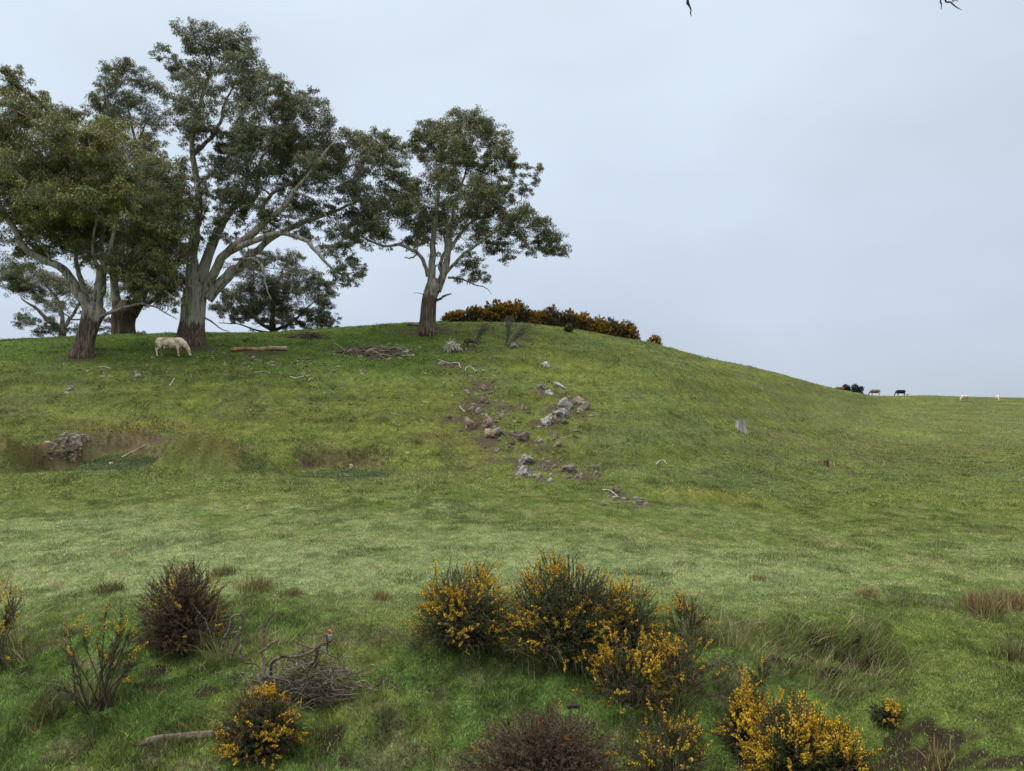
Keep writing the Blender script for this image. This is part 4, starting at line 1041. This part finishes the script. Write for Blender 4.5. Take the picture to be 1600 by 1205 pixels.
# ------------------------------------------------------------------ animals (one continuous remeshed skin)
def skin_body(name, caps, voxel, colfn, mat, parent=None, loc=None, rotz=0.0, scale=1.0, smooth_it=3):
    bm = bmesh.new()
    for (p0, p1, r0, r1) in caps:
        p0 = Vector(p0); p1 = Vector(p1); L = (p1 - p0).length
        n = max(2, int(L / (min(r0, r1) * .5 + 1e-6)) + 1); n = min(n, 14)
        for i in range(n + 1):
            t = i / n; r = r0 + (r1 - r0) * t
            mt = Matrix.Translation(p0.lerp(p1, t))
            bmesh.ops.create_icosphere(bm, subdivisions=2, radius=r, matrix=mt)
    me = bpy.data.meshes.new(name); bm.to_mesh(me); bm.free()
    ob = bpy.data.objects.new(name, me); COL.objects.link(ob)
    md = ob.modifiers.new('r', 'REMESH'); md.mode = 'VOXEL'; md.voxel_size = voxel
    sm = ob.modifiers.new('s', 'SMOOTH'); sm.iterations = smooth_it; sm.factor = .5
    dg = bpy.context.evaluated_depsgraph_get()
    new = bpy.data.meshes.new_from_object(ob.evaluated_get(dg))
    ob.modifiers.clear(); ob.data = new; bpy.data.meshes.remove(me); new.name = name
    co = np.empty(len(new.vertices) * 3, np.float32); new.vertices.foreach_get('co', co); co = co.reshape(-1, 3)
    c = colfn(co)
    a = new.color_attributes.new('Col', 'FLOAT_COLOR', 'POINT')
    a.data.foreach_set('color', np.hstack([np.clip(c, 0, 1), np.ones((len(c), 1))]).astype(np.float32).ravel())
    new.polygons.foreach_set('use_smooth', np.ones(len(new.polygons), bool))
    new.materials.clear(); new.materials.append(mat)
    if loc is not None: ob.location = tuple(float(k) for k in loc)
    ob.rotation_euler = (0, 0, rotz); ob.scale = (scale,) * 3
    if parent: ob.parent = parent
    return ob

def cow_caps(graze=True):
    C = [((-.80,0,1.06),(-.45,0,1.02),.25,.30), ((-.45,0,1.0),(.10,0,.93),.32,.385), ((.10,0,.93),(.48,0,.96),.385,.33), ((.48,0,.96),(.66,0,.93),.32,.24),
         ((-.86,0,1.12),(-.5,0,1.17),.14,.14), ((-.5,0,1.17),(.5,0,1.18),.14,.14), ((-.88,.10,.98),(-.88,-.10,.98),.17,.17), ((.0,0,.72),(-.35,0,.72),.20,.18), ((.55,0,.72),(.70,0,.76),.15,.12)]
    if graze:
        C += [((.58,0,1.08),(.86,0,.88),.21,.17), ((.62,0,.90),(.88,0,.72),.17,.13), ((.86,0,.86),(1.05,0,.62),.165,.12), ((1.05,0,.62),(1.12,0,.48),.125,.115), ((1.12,0,.48),(1.22,0,.14),.11,.07), ((1.22,0,.15),(1.235,0,.085),.075,.065)]
        C += [((1.05,s*.10,.62),(1.0,s*.25,.63),.045,.03) for s in (-1,1)] + [((1.0,s*.25,.63),(.985,s*.29,.60),.035,.015) for s in (-1,1)]
    else:
        C += [((.60,0,1.10),(.95,0,1.28),.22,.15), ((.95,0,1.28),(1.08,0,1.30),.13,.125), ((1.08,0,1.30),(1.38,0,1.10),.115,.075)]
        C += [((1.0,s*.10,1.36),(.97,s*.26,1.36),.04,.025) for s in (-1,1)]
    for s, o in ((1, .07), (-1, -.05)):
        C += [((-.74,s*.17,.95),(-.70,s*.2,.68),.20,.125), ((-.70,s*.2,.68),(-.84+o,s*.2,.46),.115,.07), ((-.84+o,s*.2,.46),(-.80+o,s*.2,.10),.058,.045), ((-.80+o,s*.2,.10),(-.77+o,s*.2,.04),.05,.055)]
        C += [((.46,s*.17,.82),(.50,s*.18,.48),.15,.08), ((.50,s*.18,.48),(.48-o*1.2,s*.18,.10),.062,.043), ((.48-o*1.2,s*.18,.10),(.50-o*1.2,s*.18,.04),.048,.055)]
    C += [((-.98,0,1.17),(-1.04,0,1.02),.035,.03), ((-1.04,0,1.02),(-1.05,0,.62),.024,.022), ((-1.05,0,.62),(-1.04,0,.42),.04,.03), ((-.42,.06,.62),(-.42,-.06,.62),.10,.10)]
    return C

def cow_col(base, patch, hoof=(.05, .04, .035), nose=(.30, .2, .16), amt=.8, sc=2.3):
    base = np.array(base); patch = np.array(patch)
    def f(co):
        n = np.array([mnoise.fractal(Vector((c[0] * sc, c[1] * sc + 4, c[2] * sc)), 1, 2, 4) for c in co.astype(float)])
        k = (sstep(-.05, .35, n) * amt)[:, None]
        c = base * (1 - k) + patch * k
        low = sstep(.75, .5, co[:, 2])[:, None]; c = c * (1 - .0 * low)
        hk = (co[:, 2] < .07) & (co[:, 0] < .9); c[hk] = hoof
        nz = (co[:, 0] > 1.16) & (co[:, 2] < .13); c[nz] = nose
        tl = (co[:, 0] < -.99) & (co[:, 2] < .62); c[tl] = base * .85
        eye = (np.abs(co[:, 0] - 1.13) < .03) & (np.abs(co[:, 2] - .45) < .03) & (np.abs(co[:, 1]) > .07); c[eye] = (.02, .02, .02)
        return c
    return f

COWS = 'cattle grazing on the far right ridge'
p = hit(268, 558.5)
skin_body('cow', cow_caps(), .022, cow_col((.60, .52, .40), (.36, .255, .16), amt=.95, sc=3.0), M_HIDE, None, p, 0.0, 1.0)
o = bpy.context.scene.objects['cow']; tag(o, 'cream cow with tan patches grazing in front of the tallest gum trunk', 'cow')
def far_cow(u, Y, rot, sc, base, patch, label, graze=True, name='cow'):
    b = on(u, Y)
    ob = skin_body(name, cow_caps(graze), .045, cow_col(base, patch), M_HIDE, None, b, rot, sc, 2)
    tag(ob, label, 'cow' if name == 'cow' else name, COWS); return ob
far_cow(1311, 129, math.radians(185), .85, (.19, .115, .07), (.13, .08, .05), 'brown cow half hidden by the slope, farthest left of the ridge cattle')
far_cow(1337, 150, math.radians(170), .7, (.60, .55, .46), (.5, .44, .36), 'pale cow mostly hidden by the slope in front of the dark distant trees')
far_cow(1367, 147, math.radians(165), .98, (.20, .13, .085), (.12, .08, .055), 'brown cow on the slope between the dark distant trees and the black cow')
far_cow(1407, 163, math.radians(180), 1.08, (.018, .016, .016), (.03, .026, .024), 'black cow grazing on the skyline of the right ridge')
far_cow(1417.5, 168, math.radians(205), .48, (.60, .52, .40), (.5, .42, .32), 'small cream calf just right of the black cow', True, 'calf')
p = hit(1508, 627.5); far_cow(1508, p[1], math.radians(195), 1.05, (.60, .52, .39), (.46, .36, .25), 'cream cow on the far right ridge facing left, second from the right edge')
p = hit(1559, 627.5); far_cow(1559, p[1], math.radians(245), 1.02, (.58, .49, .36), (.46, .37, .27), 'cream cow seen half end on, nearest the right edge on the ridge')

# small brown animal on the brow
p = hit(734, 542)
caps = [((-.22,0,.42),(.10,0,.40),.17,.15), ((-.05,0,.45),(.05,0,.44),.165,.16), ((.10,0,.40),(.30,0,.36),.14,.11), ((.30,0,.36),(.44,0,.26),.085,.065), ((.44,0,.26),(.58,0,.16),.062,.04), ((.42,.05,.31),(.36,.09,.40),.025,.02), ((.42,-.05,.31),(.36,-.09,.40),.025,.02),
        ((-.34,0,.40),(-.40,0,.22),.05,.04), ((-.40,0,.22),(-.46,0,.03),.04,.025)]
for s in (1, -1):
    caps += [((-.20,s*.10,.36),(-.14,s*.11,.20),.11,.06), ((-.14,s*.11,.20),(-.22,s*.11,.08),.045,.03), ((-.22,s*.11,.05),(-.10,s*.11,.03),.03,.025), ((.26,s*.08,.34),(.27,s*.08,.16),.05,.03), ((.27,s*.08,.16),(.31,s*.08,.02),.028,.025)]
def roo_col(co):
    c = np.tile(np.array([.075, .046, .03]), (len(co), 1)); c[co[:, 2] < .2] = (.035, .025, .02); return c
o = skin_body('grazing_animal', caps, .016, roo_col, M_HIDE, None, p, 0, 1.05); tag(o, 'small brown animal with dark legs grazing left of the leaning thin shrub', 'animal')

# red headed bird on the top branch
def rosella():
    p = at(513.5, 1003.5, DEADY); 
    caps = [((0,0,.045),(.012,0,.10),.036,.040), ((.012,0,.10),(.016,0,.135),.038,.030), ((.016,0,.135),(.022,0,.162),.027,.029), ((.045,0,.160),(.055,0,.148),.012,.006),
            ((-.012,.018,.11),(-.022,.016,.01),.022,.010), ((-.012,-.018,.11),(-.022,-.016,.01),.022,.010), ((-.012,0,.04),(-.026,0,-.03),.026,.015), ((-.026,0,-.03),(-.034,0,-.16),.013,.009)]
    def colf(co):
        c = np.tile(np.array([.10, .085, .075]), (len(co), 1))
        n = np.array([mnoise.noise(Vector((k[0] * 60, k[1] * 60, k[2] * 60))) for k in co.astype(float)])
        c *= (1 + .7 * np.sign(n))[:, None] * .7 + .3
        fr = (co[:, 0] > .025) & (co[:, 2] < .125); c[fr] = (.33, .36, .35)
        hd = co[:, 2] > .132; c[hd] = (.36, .10, .04)
        ch = hd & (np.abs(co[:, 1]) > .014) & (co[:, 2] < .15); c[ch] = (.30, .05, .02)
        bk = co[:, 0] > .048; c[bk] = (.4, .36, .3)
        tl = co[:, 2] < .0; c[tl] = (.035, .075, .14)
        return c
    o = skin_body('parrot', caps, .0042, colf, M_FEATHER, None, p, math.radians(-35), 1.0, 2)
    tag(o, 'red headed parrot with blue tail perched on a dead branch', 'bird')
    f = MB()
    for s in (1, -1): f.tube(np.array([[.012, s * .012, .02], [.014, s * .012, -.004]]), [.006, .005], 6, (.2, .17, .15))
    f.build('feet', M_WOOD, o)
rosella()

# ------------------------------------------------------------------ rocks and stumps
def rock(u, v, wpx, hpx, label, kind='grey', rot=None, group='rocks on the hillside', sub=4, name='rock'):
    b = hit(u, v + hpx * .35); px = b[1] / F
    bm = bmesh.new(); bmesh.ops.create_icosphere(bm, subdivisions=sub, radius=1)
    sd = Vector((u * .37, v * .21, 3.1))
    planes = [(Vector((random.gauss(0, 1), random.gauss(0, 1), random.gauss(.2, .8))).normalized(), random.uniform(.42, .8)) for _ in range(9)]
    w, h = wpx * px * .64, hpx * px * .78
    for vtx in bm.verts:
        q = vtx.co.copy()
        for (nrm, d) in planes:
            e = q.dot(nrm)
            if e > d: q -= nrm * (e - d) * .85
        q *= 1 + .30 * mnoise.fractal(q * 1.4 + sd, 1, 2, 5) - .22 * max(0, .25 - abs(mnoise.noise(q * 2.2 + sd)))*4*.35 + .08 * mnoise.noise(q * 6 + sd)
        vtx.co = Vector((q.x * w, q.y * (w + h) * .5, q.z * h))
    me = bpy.data.meshes.new(name); bm.to_mesh(me); bm.free()
    co = np.array([x.co[:] for x in me.vertices])
    pal = {'grey': ((.15, .13, .115), (.27, .255, .23)), 'pale': ((.20, .185, .16), (.34, .345, .30)), 'brown': ((.135, .10, .07), (.22, .18, .135)), 'dark': ((.09, .068, .055), (.17, .14, .115)),
           'red': ((.155, .10, .07), (.235, .195, .155)), 'tan': ((.34, .245, .17), (.48, .40, .31))}[kind]
    nz = np.array([mnoise.fractal(Vector(c) * (1.6 / w) + sd, 1, 2, 4) for c in co])
    k = sstep(-.15, .3, nz + .35 * co[:, 2] / h)[:, None]
    c = np.array(pal[0]) * (1 - k) + np.array(pal[1]) * k
    a = me.color_attributes.new('Col', 'FLOAT_COLOR', 'POINT')
    a.data.foreach_set('color', np.hstack([c, np.ones((len(c), 1))]).astype(np.float32).ravel())
    me.materials.append(M_ROCK)
    o = bpy.data.objects.new(name, me); COL.objects.link(o)
    o.location = (b[0], b[1], b[2] - h * .03)
    o.rotation_euler = (random.uniform(-.2, .2), rot if rot is not None else random.uniform(-.1, .35), random.uniform(-.5, .5))
    return tag(o, label, 'rock', group)
for a in ((852,568,12,12,'small lichen grey rock highest on the slope, under the thin forked shrub','pale'),
          (849,604,17,10,'grey rock at upper left of the pair above the white boulder group','grey',.5),
          (858,612,13,11,'grey rock touching the lower right of its pair','pale',.5),
          (875,602,22,8,'flat pale rock slab tilted down to the right','pale',.55),
          (884,630,22,22,'tall pale lichen boulder in the main rock group','pale',.5),
          (876,643,34,20,'wide grey boulder at the foot of the tall pale one','grey',.35),
          (855,657,17,15,'smooth whitish green rock left below the main rock group','pale',.2),
          (903,624,26,20,'brown broken rock behind the main rock group to the right','brown',.6),
          (913,632,10,22,'dark pointed rock at the right edge of the main group','dark',.7),
          (868,654,14,16,'brown rock beneath the wide grey boulder','brown'),
          (736,638,11,10,'small grey rock at upper left of the red brown boulder','grey'),
          (748,640,10,12,'little grey rock just above the red brown boulder','grey'),
          (762,654,22,30,'upright red brown boulder with grey top in the middle of the slope','red',.15),
          (767,672,20,20,'dark reddish rock at the base of the upright boulder','red',.5),
          (735,660,22,22,'low brown rock left of the upright red brown boulder','brown'),
          (783,675,20,14,'dark brown rock right of the upright boulder, next along its ledge','dark',.4),
          (803,678,16,9,'small dark rock in the ledge between the upright boulder and the ledge end','dark',.3),
          (818,681,21,17,'black brown rock at the right end of the rocky ledge','dark',.6),
          (868,676,11,14,'small brown rock below the main rock group','brown'),
          (870,694,13,11,'brown rock lower on the slope below the main group','brown',.5),
          (825,717,24,18,'grey fissured boulder above its split partner low on the slope','grey',.6),
          (818,735,28,24,'grey boulder split by a dark crack, lowest of the slope','grey',.5),
          (843,746,13,15,'small brownish rock to the right of the split boulder','brown'),
          (890,733,22,15,'dark brown rock by the lower right outcrop','dark',.4),
          (902,741,16,18,'dark brown pointed rock beneath its neighbour in the lower right outcrop','dark',.6),
          (930,740,11,15,'small brown rock at the right end of the lower outcrop','brown'),
          (851,730,12,16,'narrow brown rock between the split boulder and the dark outcrop','brown'),
          (776,702,9,10,'tiny brown rock on open slope above the grey fissured boulder','brown'),
          (753,622,10,16,'reddish brown rock on the slope above the upright boulder','red'),
          (815,634,11,16,'thin brown rock between the two rock groups','brown'),
          (756,604,9,13,'small brown rock near the pale bent stick','brown'),
          (703,650,11,9,'brown stone alone left of the upright boulder','brown'),
          (110,604,12,8,'small grey rock on grass below the leaning left gum','grey'),
          (217,586,13,7,'pale rock on the grass below the cow','pale'),
          (803,538,12,11,'pale stone at the foot of the forked thin shrub','grey'),
          (641,506,22,7,'low grey rock on the skyline left of the right gum trunk','dark',.05),
          (688,567,11,6,'whitish stone beside the thick straight stick','pale')):
    rock(*a)
for a in ((960,762,14,14,'brown rock on the slope above the dark hole','brown',.6), (1003,786,22,11,'dark earthy rock in the hole at the foot of the slope','dark',.2), (540,742,9,9,'small reddish rock in the right digging','red'), (548,729,8,8,'pinkish stone on the back of the right digging','tan'), (173,723,6,5,'tiny orange stone on the floor of the left digging','tan')):
    rock(*a, group='rocks around the diggings')
def rubble():
    mb = MB()
    for (u, v, ru, rv, n) in ((765,650,40,34,90),(880,640,34,30,80),(850,735,50,24,60),(800,690,40,16,40),(740,605,40,30,40),(105,712,26,8,30),(970,778,30,10,20)):
        for _ in range(n):
            p = hit(random.gauss(u, ru * .55), random.gauss(v, rv * .55)); r = random.lognormvariate(-2.75, .45)
            bm = bmesh.new(); bmesh.ops.create_icosphere(bm, subdivisions=1, radius=r)
            V = np.array([x.co[:] for x in bm.verts]) * np.array([random.uniform(.8, 1.5), random.uniform(.8, 1.3), random.uniform(.5, .9)]) * RNG.uniform(.7, 1.25, (len(bm.verts), 1)) + p
            T = [[x.index for x in f.verts] for f in bm.faces]; bm.free()
            mb.add(V, T, None, np.array(random.choice([(.15, .115, .09), (.21, .18, .15), (.10, .075, .06), (.26, .245, .215)])) * random.uniform(.7, 1.2))
    o = mb.build('rubble', M_ROCK); tag(o, 'broken small stones and clods of earth between the hillside rocks', 'rubble', kind='stuff')
rubble()
# exposed quarry face, one broken mass
def rock_face():
    mbw = bmesh.new(); b = hit(105, 712); px = b[1] / F
    for k in range(420):
        u = random.uniform(70, 150); v = random.uniform(672, 722)
        if ((u - 106) / 34) ** 2 + ((v - 695) / 25) ** 2 > .72 + 1.1 * mnoise.noise(Vector((u * .07, v * .09, 5))) + random.uniform(-.3, .1): continue
        c = hit(u, v); r = random.uniform(.05, .15); c[1] += r * .55; c[2] -= .02
        tmp = bmesh.new(); bmesh.ops.create_icosphere(tmp, subdivisions=2, radius=1)
        sd = Vector((k * 1.7, k * .9, 2))
        for vt in tmp.verts:
            q = vt.co; q = Vector([max(-.62, min(.62, w_)) for w_ in q]) * 1.35; q = q * (1 + .4 * mnoise.noise(q * 1.3 + sd) + .15 * mnoise.noise(q * 4 + sd))
            vt.co = Vector((q.x * r * 1.15 + c[0], q.y * r + c[1], q.z * r * .85 + c[2]))
        m = bpy.data.meshes.new('t'); tmp.to_mesh(m); tmp.free(); mbw.from_mesh(m); bpy.data.meshes.remove(m)
    me = bpy.data.meshes.new('rock_outcrop'); mbw.to_mesh(me); mbw.free()
    co = np.array([x.co[:] for x in me.vertices])
    n = np.array([mnoise.fractal(Vector(c) * 2.2, 1, 2, 4) for c in co])[:, None]
    top = sstep(.0, 1.0, (co[:, 2] - b[2]))[:, None]
    c = (np.array([.235, .160, .100]) * (1 - top) + np.array([.26, .225, .175]) * top) * (1 + .9 * n)
    a = me.color_attributes.new('Col', 'FLOAT_COLOR', 'POINT')
    a.data.foreach_set('color', np.hstack([np.clip(c, .03, 1), np.ones((len(c), 1))]).astype(np.float32).ravel())
    me.transform(Matrix.Translation(Vector([-float(k) for k in b])))
    me.materials.append(M_ROCK)
    o = bpy.data.objects.new('rock_outcrop', me); COL.objects.link(o); o.location = tuple(float(k) for k in b)
    tag(o, 'broken tan and grey rock face exposed in the left digging', 'outcrop')
rock_face()

def stump(u, v, wpx, hpx, label, colr, tilt=0.0, hollow=True, sides=22):
    b = hit(u, v); px = b[1] / F; r = wpx * px * .5; h = hpx * px
    th = np.linspace(0, 2 * np.pi, sides, endpoint=False)
    lv = [(-.5, 1.5), (0.0, 1.28), (.18, 1.1), (.5, .98), (.8, .95), (1, .93)]
    root = empty('tree_stump', b, label, 'stump', 'stumps on the right slope')
    jag = 1 + .14 * vn(th * 2.5, th * 0 + u, 5); fl = 1 + .13 * vn(np.cos(th) * 3, np.sin(th) * 3 + u, 6)
    V = []; C = []; strk = RNG.uniform(.35, 1.25, (sides, 1))
    for (t, k) in lv:
        hh = h * t * (jag if t > .6 else 1)
        V.append(np.stack([np.cos(th) * r * k * fl + tilt * h * max(t, 0), np.sin(th) * r * k * fl, hh * np.ones(sides)], 1))
        C.append(np.array(colr) * strk * RNG.uniform(.85, 1.15, (sides, 1)))
    n = len(lv); i = np.arange(n - 1)[:, None] * sides; j = np.arange(sides)[None]; k = (j + 1) % sides
    q = np.stack([i + j, i + k, i + sides + k, i + sides + j], -1).reshape(-1, 4)
    m = MB(); m.add(np.vstack(V) + b, None, q, np.vstack(C)); m.build('bark', M_WOOD, root, b, True)
    top = V[-1].copy(); inn = top * np.array([.72, .72, 1]); inn[:, 2] -= h * (.22 if hollow else .03)
    inn[:, 0] += tilt * h * .28
    T = MB(); T.add(np.vstack([top, inn, inn.mean(0)[None] - np.array([[0, 0, h * .1]])]) + b, [(sides + a, sides + (a + 1) % sides, 2 * sides) for a in range(sides)],
                    [(a, (a + 1) % sides, sides + (a + 1) % sides, sides + a) for a in range(sides)], np.array(colr) * .55)
    T.build('cut_top', M_WOOD, root, b)
stump(1157, 673, 15, 17, 'pale silver grey weathered stump standing on the right slope', (.36, .34, .31))
stump(1291, 729, 8, 9, 'darker left brown stump of the two small ones on the right slope', (.13, .085, .06))
stump(1331, 745, 7, 9, 'paler right brown stump of the two small ones on the right slope', (.21, .15, .105))

# ------------------------------------------------------------------ bough over the road, its twigs hang into view
def overhang():
    x0, y0 = 5.6, 3.3; z0 = tz(x0, y0)
    root = empty('overhanging_tree', (x0, y0, z0), 'bare dark twigs hanging from a bough above the top edge of the photo', 'tree')
    b = (x0, y0, z0)
    t = MB(); P = smooth_path([[x0, y0, z0 - .2, .2], [x0 + .1, y0 + .1, z0 + 2.2, .17], [x0 - .2, y0 + .1, z0 + 4.2, .14], [x0 - .3, y0, z0 + 6.5, .08]], 20)
    t.tube(P[:, :3], P[:, 3], 16, (.10, .08, .065), .15); t.build('trunk', M_WOOD, root, b, True)
    q1 = at(1077, -35, 4.3); q2 = at(1480, -35, 4.0)
    m = MB(); Q = smooth_path([[x0 - .1, y0 + .1, z0 + 3.6, .09], [4.2, 3.7, q2[2] + .45, .06], [q2[0] + .1, 4.0, q2[2] + .18, .045], [1.8, 4.2, q1[2] + .25, .03], [q1[0], 4.3, q1[2] + .05, .012]], 30)
    m.tube(Q[:, :3], Q[:, 3], 10, (.09, .075, .06), .1); m.build('bough', M_WOOD, root, b, True)
    def twig(pts, r, Y, start):
        P = [[*start, r[0]]] + [[*at(u, v, Y), rr] for (u, v), rr in zip(pts, r)]
        k = MB(); S = smooth_path(P, 8 * len(P)); k.tube(S[:, :3], S[:, 3], 6, (.035, .028, .026)); k.build('twig', M_WOOD, root, b, True)
    twig([(1075,-6),(1074.5,4),(1077,9),(1079.5,15),(1079,20),(1080,26)], [.006,.009,.006,.004,.0035,.002], 4.3, (q1[0], 4.3, q1[2] + .05))
    twig([(1471,-5),(1471,6),(1470.5,15)], [.004,.003,.0016], 4.0, (q2[0] + .05, 4.0, q2[2] + .18))
    twig([(1478,-6),(1486,4),(1494,11),(1503,16)], [.005,.004,.003,.001], 4.0, (q2[0] + .1, 4.0, q2[2] + .18))
    twig([(1490,-6),(1494,0),(1497,3)], [.003,.002,.001], 4.0, (q2[0] + .15, 4.0, q2[2] + .2))
overhang()

# ------------------------------------------------------------------ sky, sun, camera
SUN_EL, SUN_ROT = math.radians(54), math.radians(268)    # high and to the left, diffused by the cloud
w = bpy.data.worlds.new('World'); scene.world = w; w.use_nodes = True
N, L = w.node_tree.nodes, w.node_tree.links
for n in list(N): N.remove(n)
out = N.new('ShaderNodeOutputWorld'); bg = N.new('ShaderNodeBackground'); bg.inputs['Strength'].default_value = .1
sky = N.new('ShaderNodeTexSky'); sky.sky_type = 'NISHITA'; sky.sun_disc = False
sky.sun_elevation = SUN_EL; sky.sun_rotation = SUN_ROT; sky.altitude = 300; sky.air_density = 1; sky.dust_density = 2
tc = N.new('ShaderNodeTexCoord'); sep = N.new('ShaderNodeSeparateXYZ'); L.new(tc.outputs['Generated'], sep.inputs[0])
rp = N.new('ShaderNodeValToRGB'); e = rp.color_ramp.elements       # overcast: brighter towards the zenith
e[0].position = 0.0; e[0].color = (.277, .318, .372, 1)
e[1].position = 1.0; e[1].color = (1.15, 1.15, 1.14, 1)
k = e.new(.10); k.color = (.286, .328, .392, 1)
k = e.new(.25); k.color = (.326, .375, .440, 1)
k = e.new(.52); k.color = (.366, .419, .474, 1)
k = e.new(.72); k.color = (.95, .96, .97, 1)
L.new(sep.outputs['Z'], rp.inputs[0])
cn = N.new('ShaderNodeTexNoise'); cn.inputs['Scale'].default_value = 2.2; cn.inputs['Detail'].default_value = 4; cn.inputs['Roughness'].default_value = .45
mp = N.new('ShaderNodeMapping'); mp.inputs['Scale'].default_value = (1, 1, 2.2); L.new(tc.outputs['Generated'], mp.inputs['Vector']); L.new(mp.outputs[0], cn.inputs['Vector'])
mr = N.new('ShaderNodeMapRange'); mr.inputs['From Min'].default_value = .3; mr.inputs['From Max'].default_value = .7; mr.inputs['To Min'].default_value = .905; mr.inputs['To Max'].default_value = 1.085
L.new(cn.outputs['Fac'], mr.inputs['Value'])
sx = N.new('ShaderNodeMapRange'); sx.inputs['From Min'].default_value = -.6; sx.inputs['From Max'].default_value = .6; sx.inputs['To Min'].default_value = 1.05; sx.inputs['To Max'].default_value = .95
L.new(sep.outputs['X'], sx.inputs['Value'])
mm = N.new('ShaderNodeMath'); mm.operation = 'MULTIPLY'; L.new(mr.outputs[0], mm.inputs[0]); L.new(sx.outputs[0], mm.inputs[1])
m2 = N.new('ShaderNodeMath'); m2.operation = 'MULTIPLY'; m2.inputs[1].default_value = 20.0; L.new(mm.outputs[0], m2.inputs[0])
sc_ = N.new('ShaderNodeVectorMath'); sc_.operation = 'SCALE'; L.new(rp.outputs[0], sc_.inputs[0]); L.new(m2.outputs[0], sc_.inputs['Scale'])
mx = N.new('ShaderNodeMix'); mx.data_type = 'RGBA'; mx.inputs['Factor'].default_value = .92
L.new(sky.outputs[0], mx.inputs['A']); L.new(sc_.outputs[0], mx.inputs['B'])
L.new(mx.outputs['Result'], bg.inputs['Color']); L.new(bg.outputs[0], out.inputs['Surface'])

sl = bpy.data.lights.new('sun', 'SUN'); sl.energy = 2.0; sl.angle = math.radians(15); sl.color = (1, .96, .9)
so = bpy.data.objects.new('sun', sl); COL.objects.link(so)
d = Vector((math.sin(SUN_ROT) * math.cos(SUN_EL), math.cos(SUN_ROT) * math.cos(SUN_EL), math.sin(SUN_EL)))
so.rotation_euler = d.to_track_quat('Z', 'Y').to_euler(); so.location = (0, -20, 40)

cam = bpy.data.cameras.new('camera'); cam.sensor_width = 36; cam.lens = 36 * F / 1600; cam.clip_end = 6000; cam.clip_start = .05
co = bpy.data.objects.new('camera', cam); COL.objects.link(co); co.location = (0, 0, CAMZ); co.rotation_euler = (math.pi / 2 + PITCH, 0, 0)
scene.camera = co
scene.view_settings.view_transform = 'Standard'; scene.view_settings.look = 'None'
scene.view_settings.exposure = 0.08; scene.view_settings.gamma = 1
scene.cycles.max_bounces = 6; scene.cycles.diffuse_bounces = 4; scene.cycles.transparent_max_bounces = 4
